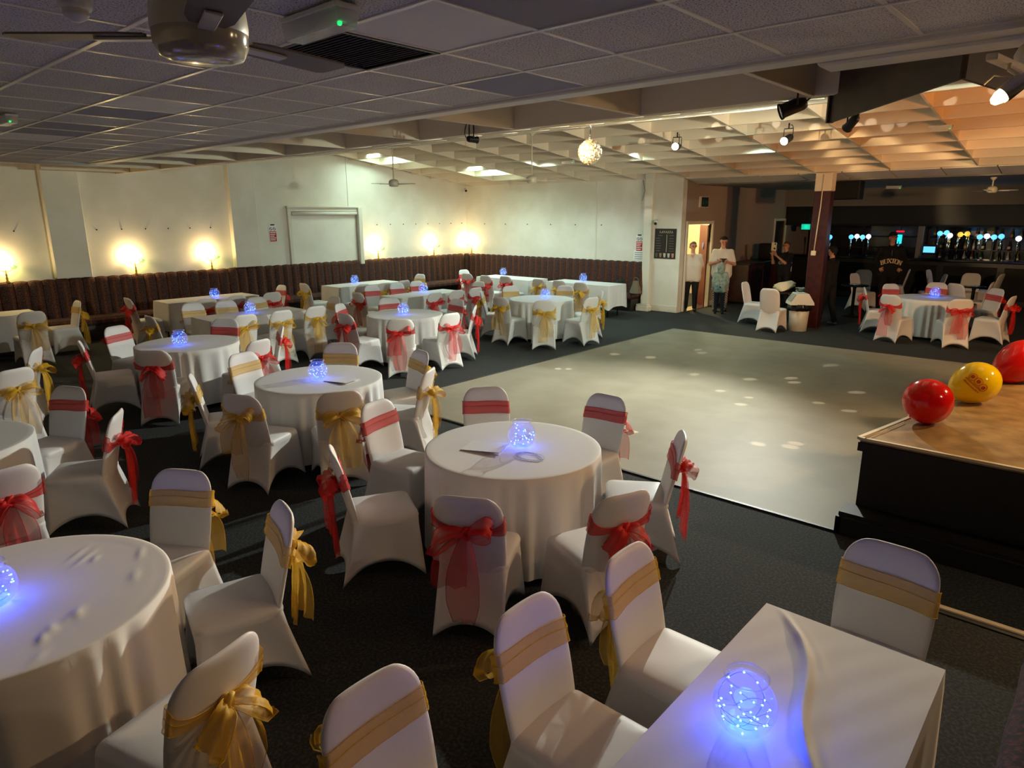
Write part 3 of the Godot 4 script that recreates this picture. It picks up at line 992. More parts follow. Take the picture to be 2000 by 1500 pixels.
# ---------------------------------------------------------------- wall lamps
func sconce(pos: Vector3, turn: float, label: String, e: float) -> void:
	var o := thing("wall_lamp", label, "lamp", pos, turn, "wall lamps above the banquette")   # +z away from the wall
	var st := st_new(true)
	lathe(st, [Vector2(0.006, 0.24), Vector2(0.012, 0.22), Vector2(0.009, 0.17), Vector2(0.02, 0.14), Vector2(0.012, 0.11), Vector2(0.022, 0.07), Vector2(0.014, 0.04), Vector2(0.032, 0.015), Vector2(0.036, 0.0)], 16, Transform3D(Basis.IDENTITY, Vector3(0, 0, 0.08)))
	build(st, "stem", M.brass, o)
	st = st_new(true)
	tube(st, bez(Vector3(-0.1, 0.25, 0.12), Vector3(-0.07, 0.18, 0.12), Vector3(0.07, 0.18, 0.12), Vector3(0.1, 0.25, 0.12), 9), 0.006)
	build(st, "arm", M.brass, o)
	for s in [-1.0, 1.0]:
		st = st_new(true)
		var xf := Transform3D(Basis(Vector3(0, 0, 1), -s * 0.5), Vector3(s * 0.1, 0.25, 0.12))
		lathe(st, [Vector2(0.062, 0.075), Vector2(0.06, 0.05), Vector2(0.05, 0.02), Vector2(0.03, 0.0), Vector2(0.012, -0.008)], 20, xf, false)
		build(st, "glass_shade", M.green_glass, o)
		st = st_new(true)
		ball(st, Vector3(s * 0.105, 0.3, 0.12), Vector3(0.022, 0.03, 0.022), 8)
		build(st, "bulb", M.bulb, o)
	omni(Vector3(-0.07, 0.37, 0.11), Color(1.0, 0.84, 0.6), e, 0.03, o)
	omni(Vector3(0.09, 0.2, 0.09), Color(0.62, 0.9, 0.12), e * 0.05, 0.02, o)

# ---------------------------------------------------------------- ceiling fittings
func ceiling_fan(pos: Vector3, rod_len: float, turn: float, label: String, s := 1.0) -> void:
	var o := thing("ceiling_fan", label, "fan", pos, 0.0, "white ceiling fans")
	var st := st_new(true)
	lathe(st, [Vector2(0.03, 0.12), Vector2(0.09, 0.105), Vector2(0.128, 0.07), Vector2(0.132, 0.02), Vector2(0.13, 0.005)], 32, Transform3D(Basis.from_scale(Vector3.ONE * s), Vector3.ZERO), false)
	build(st, "motor_housing", M.fan_white, o)
	st = st_new(true)
	lathe(st, [Vector2(0.13, 0.005), Vector2(0.128, -0.03), Vector2(0.112, -0.06), Vector2(0.08, -0.068), Vector2(0.0, -0.07)], 32, Transform3D(Basis.from_scale(Vector3.ONE * s), Vector3.ZERO), false)
	build(st, "lower_bowl", mat(Color(0.72, 0.68, 0.6), 0.14, 0.15) if s > 0.9 else M.fan_white, o)
	st = st_new(true)
	rod(st, Vector3(0, 0.1 * s, 0), Vector3(0, rod_len, 0), 0.013)
	build(st, "down_rod", M.fan_white, o)
	st = st_new(true)
	lathe(st, [Vector2(0.055, rod_len), Vector2(0.055, rod_len - 0.02), Vector2(0.02, rod_len - 0.06)], 20)
	build(st, "canopy", M.fan_white, o)
	for k in 3:
		var b := Basis(Vector3.UP, turn + TAU * k / 3) * Basis(Vector3(1, 0, 0), -0.09)
		st = st_new()
		var poly := PackedVector2Array([Vector2(0.17, -0.045), Vector2(0.24, -0.062), Vector2(0.6, -0.07), Vector2(0.625, -0.05), Vector2(0.63, 0.04), Vector2(0.6, 0.066), Vector2(0.24, 0.06), Vector2(0.17, 0.045)])
		for i in poly.size(): poly[i] *= (Vector2(0.86, 1.0) if s > 0.9 else Vector2(s, s))
		prism(st, poly, -0.003, 0.003, Transform3D(b * Basis(Vector3.RIGHT, PI / 2) , Vector3.ZERO))
		var bl := build(st, "blade", M.fan_blade if s > 0.9 else M.fan_white, o)
		st = st_new()
		box(st, Vector3(0.1, -0.012, -0.022), Vector3(0.3, -0.004, 0.022), 0.002, Transform3D(b, Vector3.ZERO))
		build(st, "bracket", M.fan_white, bl)

func emergency_light(pos: Vector3, turn: float, label: String, s := 1.0) -> void:
	var o := thing("emergency_light", label, "light fitting", pos, turn, "emergency lights")
	add_box("base", Vector3(-0.19, -0.02, -0.055) * s, Vector3(0.19, 0.0, 0.055) * s, M.white_plastic, o, 0.004)
	var g := mat(Color(0.9, 0.92, 0.92, 0.35), 0.1)
	g.transparency = BaseMaterial3D.TRANSPARENCY_ALPHA
	var st := st_new()
	var poly := PackedVector2Array([Vector2(-0.05, -0.02), Vector2(0.05, -0.02), Vector2(0.04, -0.08), Vector2(-0.04, -0.08)])
	for i in poly.size(): poly[i] *= s
	prism(st, poly, -0.185 * s, 0.185 * s, Transform3D(Basis(Vector3.UP, PI / 2), Vector3.ZERO))
	build(st, "diffuser", g, o)
	st = st_new()
	box(st, Vector3(-0.18, -0.06, -0.02) * s, Vector3(0.18, -0.02, 0.02) * s, 0.004)
	build(st, "gear_tray", M.white_plastic, o)
	st = st_new(true)
	ball(st, Vector3(0.15, -0.066, 0.012) * s, Vector3.ONE * 0.009 * s, 8)
	build(st, "led_indicator", M.green_led, o)

func build_ceiling_things() -> void:
	ceiling_fan(at(392, 70, 2.9), 0.24, 3.87, "white ceiling fan with chromed bowl under the tiled ceiling")
	ceiling_fan(Vector3(-10.9, 2.97, -8.73), 0.72, 0.35, "white ceiling fan on a long rod before the lamp wall", 0.75)
	ceiling_fan(Vector3(-8.4, 2.99, -9.95), 0.84, 1.0, "white ceiling fan on a long rod near the mirror ball", 0.75)
	ceiling_fan(at(1937, 372, 2.8), 0.25, 0.4, "white ceiling fan in the dim bar corner", 0.7)
	emergency_light(at(622, 24, 3.15), 0.0, "clear emergency light with green indicator beside the louvred vent")
	emergency_light(at(12, 226, 3.15), 0.0, "small emergency light with green glow at the tiled ceiling edge", 0.8)
	emergency_light(Vector3(-9.44, 3.52, -12.42), 0.0, "emergency light among the lattice behind the mirror ball", 0.8)
	emergency_light(Vector3(-2.27, 3.6, -11.77), 0.0, "emergency light glowing green in the lattice above the dance floor", 0.8)
	emergency_light(at(1746, 363, 3.02), 0.2, "emergency light with green glow on the bar corner ceiling", 0.9)
	var sd := thing("smoke_detector", "white domed smoke detector on the tiled ceiling", "smoke detector", at(146, 12, 3.12))
	var st := st_new(true)
	lathe(st, [Vector2(0.055, 0.03), Vector2(0.055, 0.0), Vector2(0.05, -0.012)], 24)
	build(st, "base", M.white_plastic, sd)
	st = st_new(true)
	lathe(st, [Vector2(0.042, -0.012), Vector2(0.04, -0.022), Vector2(0.044, -0.024), Vector2(0.038, -0.036), Vector2(0.015, -0.05), Vector2(0.0, -0.052)], 24, Transform3D.IDENTITY, false)
	build(st, "dome", M.white_plastic, sd)
	# recessed downlights along the far slope
	var k := 0
	for x in [-13.0, -10.5, -7.92, -5.36]:
		var y := roof(-12.65) + 0.16
		var d := thing("downlight", "round recessed downlight glowing cool white in the lattice ceiling", "downlight", Vector3(x, y, -12.65), 0, "downlights in the lattice ceiling")
		put(lathem([Vector2(0.1, 0.05), Vector2(0.1, 0.0), Vector2(0.086, -0.004)], 24, true, false), "ring", M.white_plastic, d)
		put(lathem([Vector2(0.085, 0.0), Vector2(0.085, -0.006)], 24), "lens", M.cool, d)
		spot(Vector3(0, -0.03, 0), Vector3(0.001, -1, 0), Color(0.86, 1.0, 0.95), LE.down, 75.0, 0.6, 0.08, d)
		k += 1
	# lit panels set in two coffers
	for q in [[-14.35, -11.25, "by the lamp wall"], [-12.88, -13.35, "by the far corner"]]:
		var d := thing("light_panel", "square ceiling light panel glowing greenish white in a coffer " + q[2], "light panel", Vector3(q[0], roof(q[1]) + 0.17, q[1]))
		add_box("frame", Vector3(-0.5, 0, -0.28), Vector3(0.5, 0.03, 0.28), M.white_plastic, d, 0.004)
		add_box("lit_diffuser", Vector3(-0.47, -0.006, -0.25), Vector3(0.47, 0.0, 0.25), M.cool_dim, d)
		panel_light(Vector3(0, -0.02, 0), Vector3(0.001, -1, 0), Vector2(0.9, 0.46), Color(0.85, 1.0, 0.93), LE.panel, d)
	# mirror ball
	var bp := at(1152, 297, 3.1)
	var mb := thing("mirror_ball", "mirror ball hanging from the lattice over the dance floor", "mirror ball", bp)
	st = st_new()
	var R := 0.138
	for j in 22:
		var a0 := PI * j / 22; var a1 := PI * (j + 1) / 22
		var m: int = max(6, int(44 * sin((a0 + a1) / 2)))
		for i in m:
			var b0 := TAU * i / m; var b1 := TAU * (i + 0.94) / m
			var p := []
			var tip := Vector2(rng.randf_range(-0.005, 0.005), rng.randf_range(-0.005, 0.005))
			for e in [[a0 + 0.006, b0, tip.x + tip.y], [a0 + 0.006, b1, tip.x - tip.y], [a1, b1, -tip.x - tip.y], [a1, b0, tip.y - tip.x]]:
				p.append(Vector3(sin(e[0]) * cos(e[1]), cos(e[0]), sin(e[0]) * sin(e[1])) * (R + e[2]))
			quad(st, p[0], p[1], p[2], p[3])
	var facets := build(st, "mirror_facets", mat(Color(0.97, 0.9, 0.78), 0.42, 1.0), mb)
	facets.set_meta("kind", "stuff")
	st = st_new(true)
	ball(st, Vector3.ZERO, Vector3.ONE * (R - 0.004), 24)
	build(st, "core", M.grey_paint, mb)
	st = st_new(true)
	rod(st, Vector3(0, R - 0.01, 0), Vector3(0, roof(bp.z) - bp.y + 0.21, 0), 0.006)
	lathe(st, [Vector2(0.02, R + 0.03), Vector2(0.02, R - 0.01)], 12)
	build(st, "hanging_rod", M.chrome, mb)
	# the spots of light that the turning facets throw over floor, lattice and wall
	rng.seed = 77
	for i in 46:
		var tgt: Vector3
		if i < 24: tgt = Vector3(rng.randf_range(-6.8, -2.2), 0, rng.randf_range(-11.5, -5.6))
		elif i < 42: tgt = Vector3(rng.randf_range(-7.5, -1.6), 3.6, rng.randf_range(-11.5, -8.2))
		else: tgt = Vector3(rng.randf_range(-9.0, -7.9), rng.randf_range(2.2, 3.0), WZ)
		var dd := (tgt - bp).normalized()
		spot(dd * (R + 0.02), dd * 2.0, Color(1.0, 0.94, 0.85), LE.dots * (1.0 if i < 24 else 0.55), rng.randf_range(0.7, 1.3), 0.4, 0.01, mb)

func hang_at(px: float, py: float, drop: float) -> Vector3:
	var y := 3.2
	for i in 30: y = lerpf(y, roof(at(px, py, y).z) - drop, 0.5)
	return at(px, py, y)
func can_light(pos: Vector3, target: Vector3, label: String, lit: float, s := 1.0, spread := 14.0, tint := Color(1, 0.86, 0.66)) -> void:
	var o := thing("spotlight", label, "spotlight", pos, 0, "black spotlights on the lattice")
	var d := (target - pos).normalized()
	var xf := aim(Vector3.ZERO, d)
	var st := st_new(true)
	lathe(st, [Vector2(0.068, 0.13), Vector2(0.07, 0.12), Vector2(0.06, 0.1), Vector2(0.058, -0.06), Vector2(0.045, -0.09), Vector2(0.0, -0.1)], 20, xf * Transform3D(Basis.from_scale(Vector3.ONE * s), Vector3.ZERO), false)
	build(st, "can", M.black, o)
	st = st_new(true)
	lathe(st, [Vector2(0.062 * s, 0.126 * s), Vector2(0.06 * s, 0.118 * s)], 20, xf)
	build(st, "lens", M.spot_lens if lit > 0 else M.chrome, o)
	st = st_new(true)
	var side := d.cross(Vector3.UP).normalized() * 0.075 * s
	tube(st, [side, side + Vector3(0, 0.1, 0), side * 0.95 + Vector3(0, 0.15, 0), -side * 0.95 + Vector3(0, 0.15, 0), -side + Vector3(0, 0.1, 0), -side], 0.007)
	rod(st, Vector3(0, 0.15, 0), Vector3(0, maxf(0.2, roof(pos.z) - pos.y + 0.03), 0), 0.012)
	build(st, "bracket", M.black, o)
	st = st_new(true)
	tube(st, bez(-d * 0.09 * s, -d * 0.2 * s + Vector3(0, 0.02, 0), -d * 0.15 * s + Vector3(0, 0.18, 0), Vector3(0.03, 0.2, 0), 10), 0.006)
	build(st, "cable", M.black, o)
	if lit > 0: spot(d * 0.16, target - pos, tint, lit, spread, 1.0 if spread > 20 else 0.4, 0.05, o)

func build_stage_lights() -> void:
	var bp := at(1152, 297, 3.1)
	can_light(hang_at(1322, 286, 0.2), bp, "lit spotlight on the lattice aimed at the mirror ball", LE.can)
	can_light(hang_at(1539, 271, 0.2), Vector3(-5.2, 0.6, -3.6), "lit spotlight on the lattice nearest the timber post", LE.key, 1.0, 50.0, Color(0.98, 1.0, 0.95))
	can_light(on_z(921, 272, -5.22), bp, "small black pin spot on the first beam aimed at the mirror ball", LE.pin, 0.55, 7.0, Color(1.0, 0.85, 0.62))
	can_light(on_z(1553, 207, -5.3), on_z(1553, 207, -5.3) + Vector3(-2.0, -0.9, 1.2), "unlit black spotlight hanging left of the stage pelmet", 0.0, 0.85)
	can_light(on_z(1665, 238, -6.0), on_z(1665, 238, -6.0) + Vector3(-1.2, -1.0, -1.0), "unlit black spotlight under the stage pelmet", 0.0, 0.6)
	# folded pelmet board over the stage
	var pa := at(1620, 240, 3.02); var pb := at(1880, 153, 3.02); var pc := at(1975, 183, 3.02)
	var o := thing("stage_pelmet", "dark brown folded pelmet board over the stage corner", "pelmet", Vector3(pb.x, 3.02, pb.z))
	var k := 0
	for q in [[pa, pb], [pb, pc]]:
		var a: Vector3 = q[0] - pb; var b: Vector3 = q[1] - pb
		var st := st_new()
		var dirx := (b - a).normalized()
		box(st, Vector3(0, 0, -0.018), Vector3((b - a).length(), 0.43, 0.0), 0.003, Transform3D(Basis(dirx, Vector3.UP, dirx.cross(Vector3.UP)), a))
		build(st, "board", M.pelmet, o)
		k += 1
	var st3 := st_new()
	box(st3, Vector3(-0.03, 0, -0.03), Vector3(0.0, 0.43, 0.02), 0.003, Transform3D(Basis((pb - pa).normalized(), Vector3.UP, (pb - pa).normalized().cross(Vector3.UP)), pa - pb))
	build(st3, "end_batten", M.pelmet, o)
	var bs := thing("boxed_soffit", "painted boxed soffit running along the tiled ceiling edge over the stage", "soffit")
	add_box("casing", Vector3(-1.32, 3.115, -4.0), Vector3(4.6, 3.19, -3.795), M.trim, bs, 0.012)
	# white track with a burning halogen head
	var tp := at(1962, 122, 2.98)
	var t := thing("halogen_spotlight", "burning halogen spotlight on a cream bracket beside the pelmet", "spotlight", tp)
	var st := st_new()
	var bar_dir := (at(2030, 150, 2.98) - at(1925, 104, 2.98)).normalized()
	box(st, Vector3(-0.16, -0.014, -0.02), Vector3(0.2, 0.014, 0.02), 0.004, Transform3D(Basis(bar_dir, Vector3.UP, bar_dir.cross(Vector3.UP)), Vector3.ZERO))
	build(st, "track", M.cream, t)
	var lp := at(1976, 172, 2.86) - tp
	var ld := Vector3(-0.62, -0.62, 0.4).normalized()
	st = st_new(true)
	lathe(st, [Vector2(0.034, 0.07), Vector2(0.032, 0.0), Vector2(0.02, -0.03), Vector2(0.0, -0.034)], 20, Transform3D(aim(Vector3.ZERO, ld).basis, lp - ld * 0.03), false)
	build(st, "can", M.chrome, t)
	st = st_new(true)
	lathe(st, [Vector2(0.0, 0.085), Vector2(0.016, 0.075), Vector2(0.026, 0.05), Vector2(0.026, 0.02), Vector2(0.012, 0.0)], 14, Transform3D(aim(Vector3.ZERO, ld).basis, lp))
	build(st, "halogen_bulb", M.halogen, t)
	st = st_new(true)
	tube(st, [lp - ld * 0.05, lp * 0.5 + Vector3(0, 0.02, 0), Vector3(0.02, -0.01, 0)], 0.008)
	tube(st, [lp + Vector3(0.03, 0.03, 0), lp + Vector3(-0.06, 0.05, 0.02), lp + Vector3(-0.09, 0.02, 0.02)], 0.004)
	build(st, "bracket", M.cream, t)
	spot(lp + ld * 0.11, lp + ld, Color(1.0, 0.68, 0.38), LE.halogen, 45.0, 0.8, 0.03, t)
	var gl := thing("globe_lamp", "cream bowl lamp under the soffit by the halogen spotlight", "lamp", at(2012, 116, 3.04))
	put(lathem([Vector2(0.05, 0.05), Vector2(0.062, 0.02), Vector2(0.055, -0.02), Vector2(0.03, -0.045), Vector2(0.0, -0.052)], 24), "bowl", mat(Color(0.9, 0.86, 0.74), 0.4), gl)
	put(lathem([Vector2(0.03, 0.07), Vector2(0.05, 0.05)], 24), "collar", M.cream, gl)

# ---------------------------------------------------------------- stage, balloons, near corner
func build_stage() -> void:
	var o := thing("stage", "low stage with worn wooden deck and black panelled sides", "stage")
	var top := [Vector2(-1.29, -5.45), Vector2(-0.56, -9.2), Vector2(4.5, -9.2), Vector2(4.5, -5.45)]
	var xf := Transform3D(Basis(Vector3(1, 0, 0), Vector3(0, 0, 1), Vector3(0, 1, 0)), Vector3.ZERO)
	var st := st_new()
	prism(st, PackedVector2Array(top), 0.69, 0.72, xf)
	build(st, "deck", M.stage_top, o)
	var inn := [Vector2(-1.27, -5.47), Vector2(-0.55, -9.18), Vector2(4.48, -9.18), Vector2(4.48, -5.47)]
	st = st_new()
	prism(st, PackedVector2Array(inn), 0.0, 0.69, xf)
	build(st, "fascia", M.stage_side, o)
	var q := Vector2(0.73, -3.75).normalized()
	st = st_new()
	prism(st, PackedVector2Array([Vector2(-1.34, -5.215), Vector2(-1.30, -5.215), Vector2(-0.6, -9.0), Vector2(-0.64, -9.0)]), 0.0, 0.14, xf)
	prism(st, PackedVector2Array([Vector2(-1.34, -5.215), Vector2(4.5, -5.215), Vector2(4.5, -5.46), Vector2(-1.34, -5.46)]), 0.0, 0.14, xf)
	build(st, "plinth", M.stage_side, o)
	st = st_new()
	prism(st, PackedVector2Array([Vector2(-1.33, -5.25), Vector2(4.5, -5.25), Vector2(4.5, -5.46), Vector2(-1.33, -5.46)]), 0.14, 0.17, xf)
	prism(st, PackedVector2Array([Vector2(-1.3, -5.435), Vector2(4.5, -5.435), Vector2(4.5, -5.46), Vector2(-1.3, -5.46)]), 0.62, 0.688, xf)
	build(st, "moulding", M.stage_side, o)
	st = st_new()
	prism(st, PackedVector2Array([Vector2(-1.3, -5.44), Vector2(4.5, -5.44), Vector2(4.5, -5.47), Vector2(-1.3, -5.47)]), 0.705, 0.725, xf)
	var a := Vector2(-1.3, -5.45); var b := a + q * 3.6
	var nn := Vector2(-q.y, q.x) * 0.015
	prism(st, PackedVector2Array([a - nn, a + nn, b + nn, b - nn]), 0.705, 0.727, xf)
	build(st, "nosing", M.cream, o)
	var s := thing("carpet_bar", "pale metal carpet bar on the floor in front of the stage", "carpet bar")
	add_box("strip", Vector3(-0.62, 0, -4.59), Vector3(3.0, 0.018, -4.54), M.cream, s, 0.006)
	add_box("flange", Vector3(-0.62, 0, -4.54), Vector3(3.0, 0.008, -4.5), M.vinyl_edge, s)
	# booth back at the table's side
	var bo := thing("booth_seat", "booth seat back in dark red patterned fabric beside the near table", "booth seat")
	st = st_new(true)
	var rows := []
	for p in [[0.0, 0.5], [-0.006, 0.85], [0.005, 0.9], [0.04, 0.925], [0.1, 0.93], [0.14, 0.9], [0.15, 0.5], [0.15, 0.0]]:
		var r := PackedVector3Array()
		for i in 13: r.append(Vector3(-0.035 + p[0] + 0.004 * sin(i * 2.0), p[1], -2.72 + i * 0.2))
		rows.append(r)
	grid(st, rows)
	build(st, "backrest", M.booth, bo)
	add_box("base", Vector3(-0.03, 0, -2.72), Vector3(0.11, 0.5, -0.3), M.dark_wood, bo)
	add_box("end_panel", Vector3(-0.03, 0, -2.75), Vector3(0.11, 0.9, -2.72), M.dark_wood, bo, 0.01)
	add_box("seat", Vector3(0.11, 0.3, -2.72), Vector3(0.6, 0.45, -0.3), M.booth, bo, 0.04)

func balloon(px: float, py: float, r: Vector3, tilt: Basis, m: Material, label: String, printed: bool) -> Node3D:
	var base := at(px, py, 0.722)
	var o := thing("balloon", label, "balloon", base, 0, "balloons on the stage edge")
	var st := st_new(true)
	var prof := []
	for k in 21:
		var a := PI * k / 20
		var y := cos(a)
		prof.append(Vector2(sin(a) * (1.0 - 0.16 * clampf(-y, 0, 1)) , y * (1.0 if y > 0 else 1.16)))
	var low := 10.0
	var xf0 := Transform3D(tilt * Basis.from_scale(r), Vector3.ZERO)
	for p in prof:
		for i in 24:
			var v: Vector3 = xf0 * Vector3(p.x * cos(TAU * i / 24), p.y, p.x * sin(TAU * i / 24))
			low = min(low, v.y)
	var xf := Transform3D(xf0.basis, Vector3(0, -low, 0))
	lathe(st, prof, 28, xf, false)
	build(st, "skin", m, o)
	st = st_new(true)
	lathe(st, [Vector2(0.0, -1.12), Vector2(0.07, -1.18), Vector2(0.04, -1.22), Vector2(0.1, -1.28)], 10, xf)
	build(st, "knot", m, o)
	if printed:
		# print on the side that faces the room: rings and lines of small lettering
		st = st_new(true)
		var face := (EYE - base).normalized()
		var centre := Vector3(0, -low, 0)
		var right := Vector3.UP.cross(face).normalized()
		var up := face.cross(right)
		var on := func(u: float, v: float) -> Vector3:
			var d := (face + right * u * 2.0 + up * v * 2.0).normalized()
			var l := xf0.basis.inverse() * d
			var t := 1.0 / l.length()
			return centre + d * (t + 0.0015)
		for c in [[0.18, -0.12, 0.1], [0.06, 0.02, 0.09], [-0.07, 0.13, 0.09]]:
			for rr in [1.0, 0.35]:
				var ring := []
				for i in 16: ring.append(on.call(c[0] + c[2] * rr * cos(TAU * i / 16), c[1] + c[2] * rr * sin(TAU * i / 16)))
				tube(st, ring, 0.0022 if rr == 1.0 else 0.005, 4, true)
		for row in 2:
			for i in 14:
				var u := -0.22 + i * 0.026 + row * -0.03
				var v := 0.1 - i * 0.022 - row * 0.07
				tube(st, [on.call(u, v - 0.02), on.call(u + 0.006, v + (0.025 if i % 3 else 0.012))], 0.0025, 4)
		build(st, "print", M.red_print, o)
	return o
func build_balloons() -> void:
	M.balloon_red = mat(Color(0.86, 0.06, 0.05), 0.12); M.balloon_red.backlight_enabled = true; M.balloon_red.backlight = Color(0.5, 0.03, 0.02)
	M.balloon_yellow = mat(Color(0.95, 0.8, 0.02), 0.12); M.balloon_yellow.backlight_enabled = true; M.balloon_yellow.backlight = Color(0.55, 0.45, 0.01)
	var tilt := Basis(Vector3(0, 0, 1), 0.35) * Basis(Vector3(1, 0, 0), 0.9)
	balloon(1806, 827, Vector3(0.185, 0.19, 0.185), tilt, M.balloon_red, "glossy red balloon resting at the stage corner", false)
	balloon(1899, 786, Vector3(0.185, 0.205, 0.185), Basis(Vector3(0, 1, 0), 0.75) * Basis(Vector3(0, 0, 1), -1.15), M.balloon_yellow, "yellow balloon with red print between two red balloons", true)
	balloon(1987, 747, Vector3(0.205, 0.25, 0.205), Basis(Vector3(0, 1, 0), 0.75) * Basis(Vector3(0, 0, 1), -1.0), M.balloon_red, "red balloon with a long neck tied behind the yellow one", false)
	var s := thing("balloon_string", "thin pale cord tying the three balloons along the stage edge", "cord")
	var st := st_new(true)
	tube(st, [at(1690, 856, 0.731), at(1735, 838, 0.731), at(1766, 824, 0.733)], 0.004, 5)
	tube(st, [at(1845, 784, 0.8), at(1860, 778, 0.8)], 0.004, 5)
	tube(st, [at(1935, 747, 0.82), at(1950, 743, 0.82)], 0.004, 5)
	build(st, "cord", M.cream, s)
	st = st_new(true)
	ball(st, at(1857, 778, 0.8), Vector3(0.03, 0.018, 0.02), 8)
	ball(st, at(1943, 745, 0.82), Vector3(0.03, 0.018, 0.02), 8)
	build(st, "tie", M.white_plastic, s)

# ---------------------------------------------------------------- notices and small wall things
func notice(pos: Vector3, basis: Basis, label: String) -> void:
	var o := thing("safety_notice", label, "notice", pos)
	o.basis = basis
	add_box("sheet", Vector3(-0.1, -0.2, 0), Vector3(0.1, 0.2, 0.006), M.paper, o)
	add_box("red_panel", Vector3(-0.088, -0.19, 0.006), Vector3(0.088, 0.05, 0.008), M.red_print, o)
	var st := st_new()
	for i in 5: box(st, Vector3(-0.075, 0.012 - i * 0.043, 0.008), Vector3(0.075 - 0.02 * (i % 3), 0.03 - i * 0.043, 0.0095))
	build(st, "printed_lines", M.paper, o)
	st = st_new(true)
	for s in [-1, 1]:
		var ring := []
		for i in 16: ring.append(Vector3(s * 0.045 + 0.034 * cos(TAU * i / 16), 0.105 + 0.034 * sin(TAU * i / 16), 0.007))
		tube(st, ring, 0.005, 4, true)
		tube(st, [Vector3(s * 0.045 - 0.022, 0.125, 0.007), Vector3(s * 0.045 + 0.022, 0.085, 0.007)], 0.005, 4)
	build(st, "symbol", M.ink, o)
	add_box("clip", Vector3(-0.05, 0.185, 0.006), Vector3(0.05, 0.215, 0.016), M.ink, o)

func cctv(pos: Vector3, turn: float, label: String) -> void:
	var o := thing("security_camera", label, "camera", pos, turn)
	var st := st_new(true)
	rod(st, Vector3(0, 0.02, 0.0), Vector3(0, 0, 0.12), 0.012)
	build(st, "arm", M.white_plastic, o)
	st = st_new(true)
	rod(st, Vector3(0, 0, 0.08), Vector3(0, -0.05, 0.26), 0.04, 0.042)
	build(st, "housing", M.white_plastic, o)
	st = st_new(true)
	rod(st, Vector3(0, -0.05, 0.258), Vector3(0, -0.053, 0.27), 0.036)
	build(st, "lens", M.ink, o)

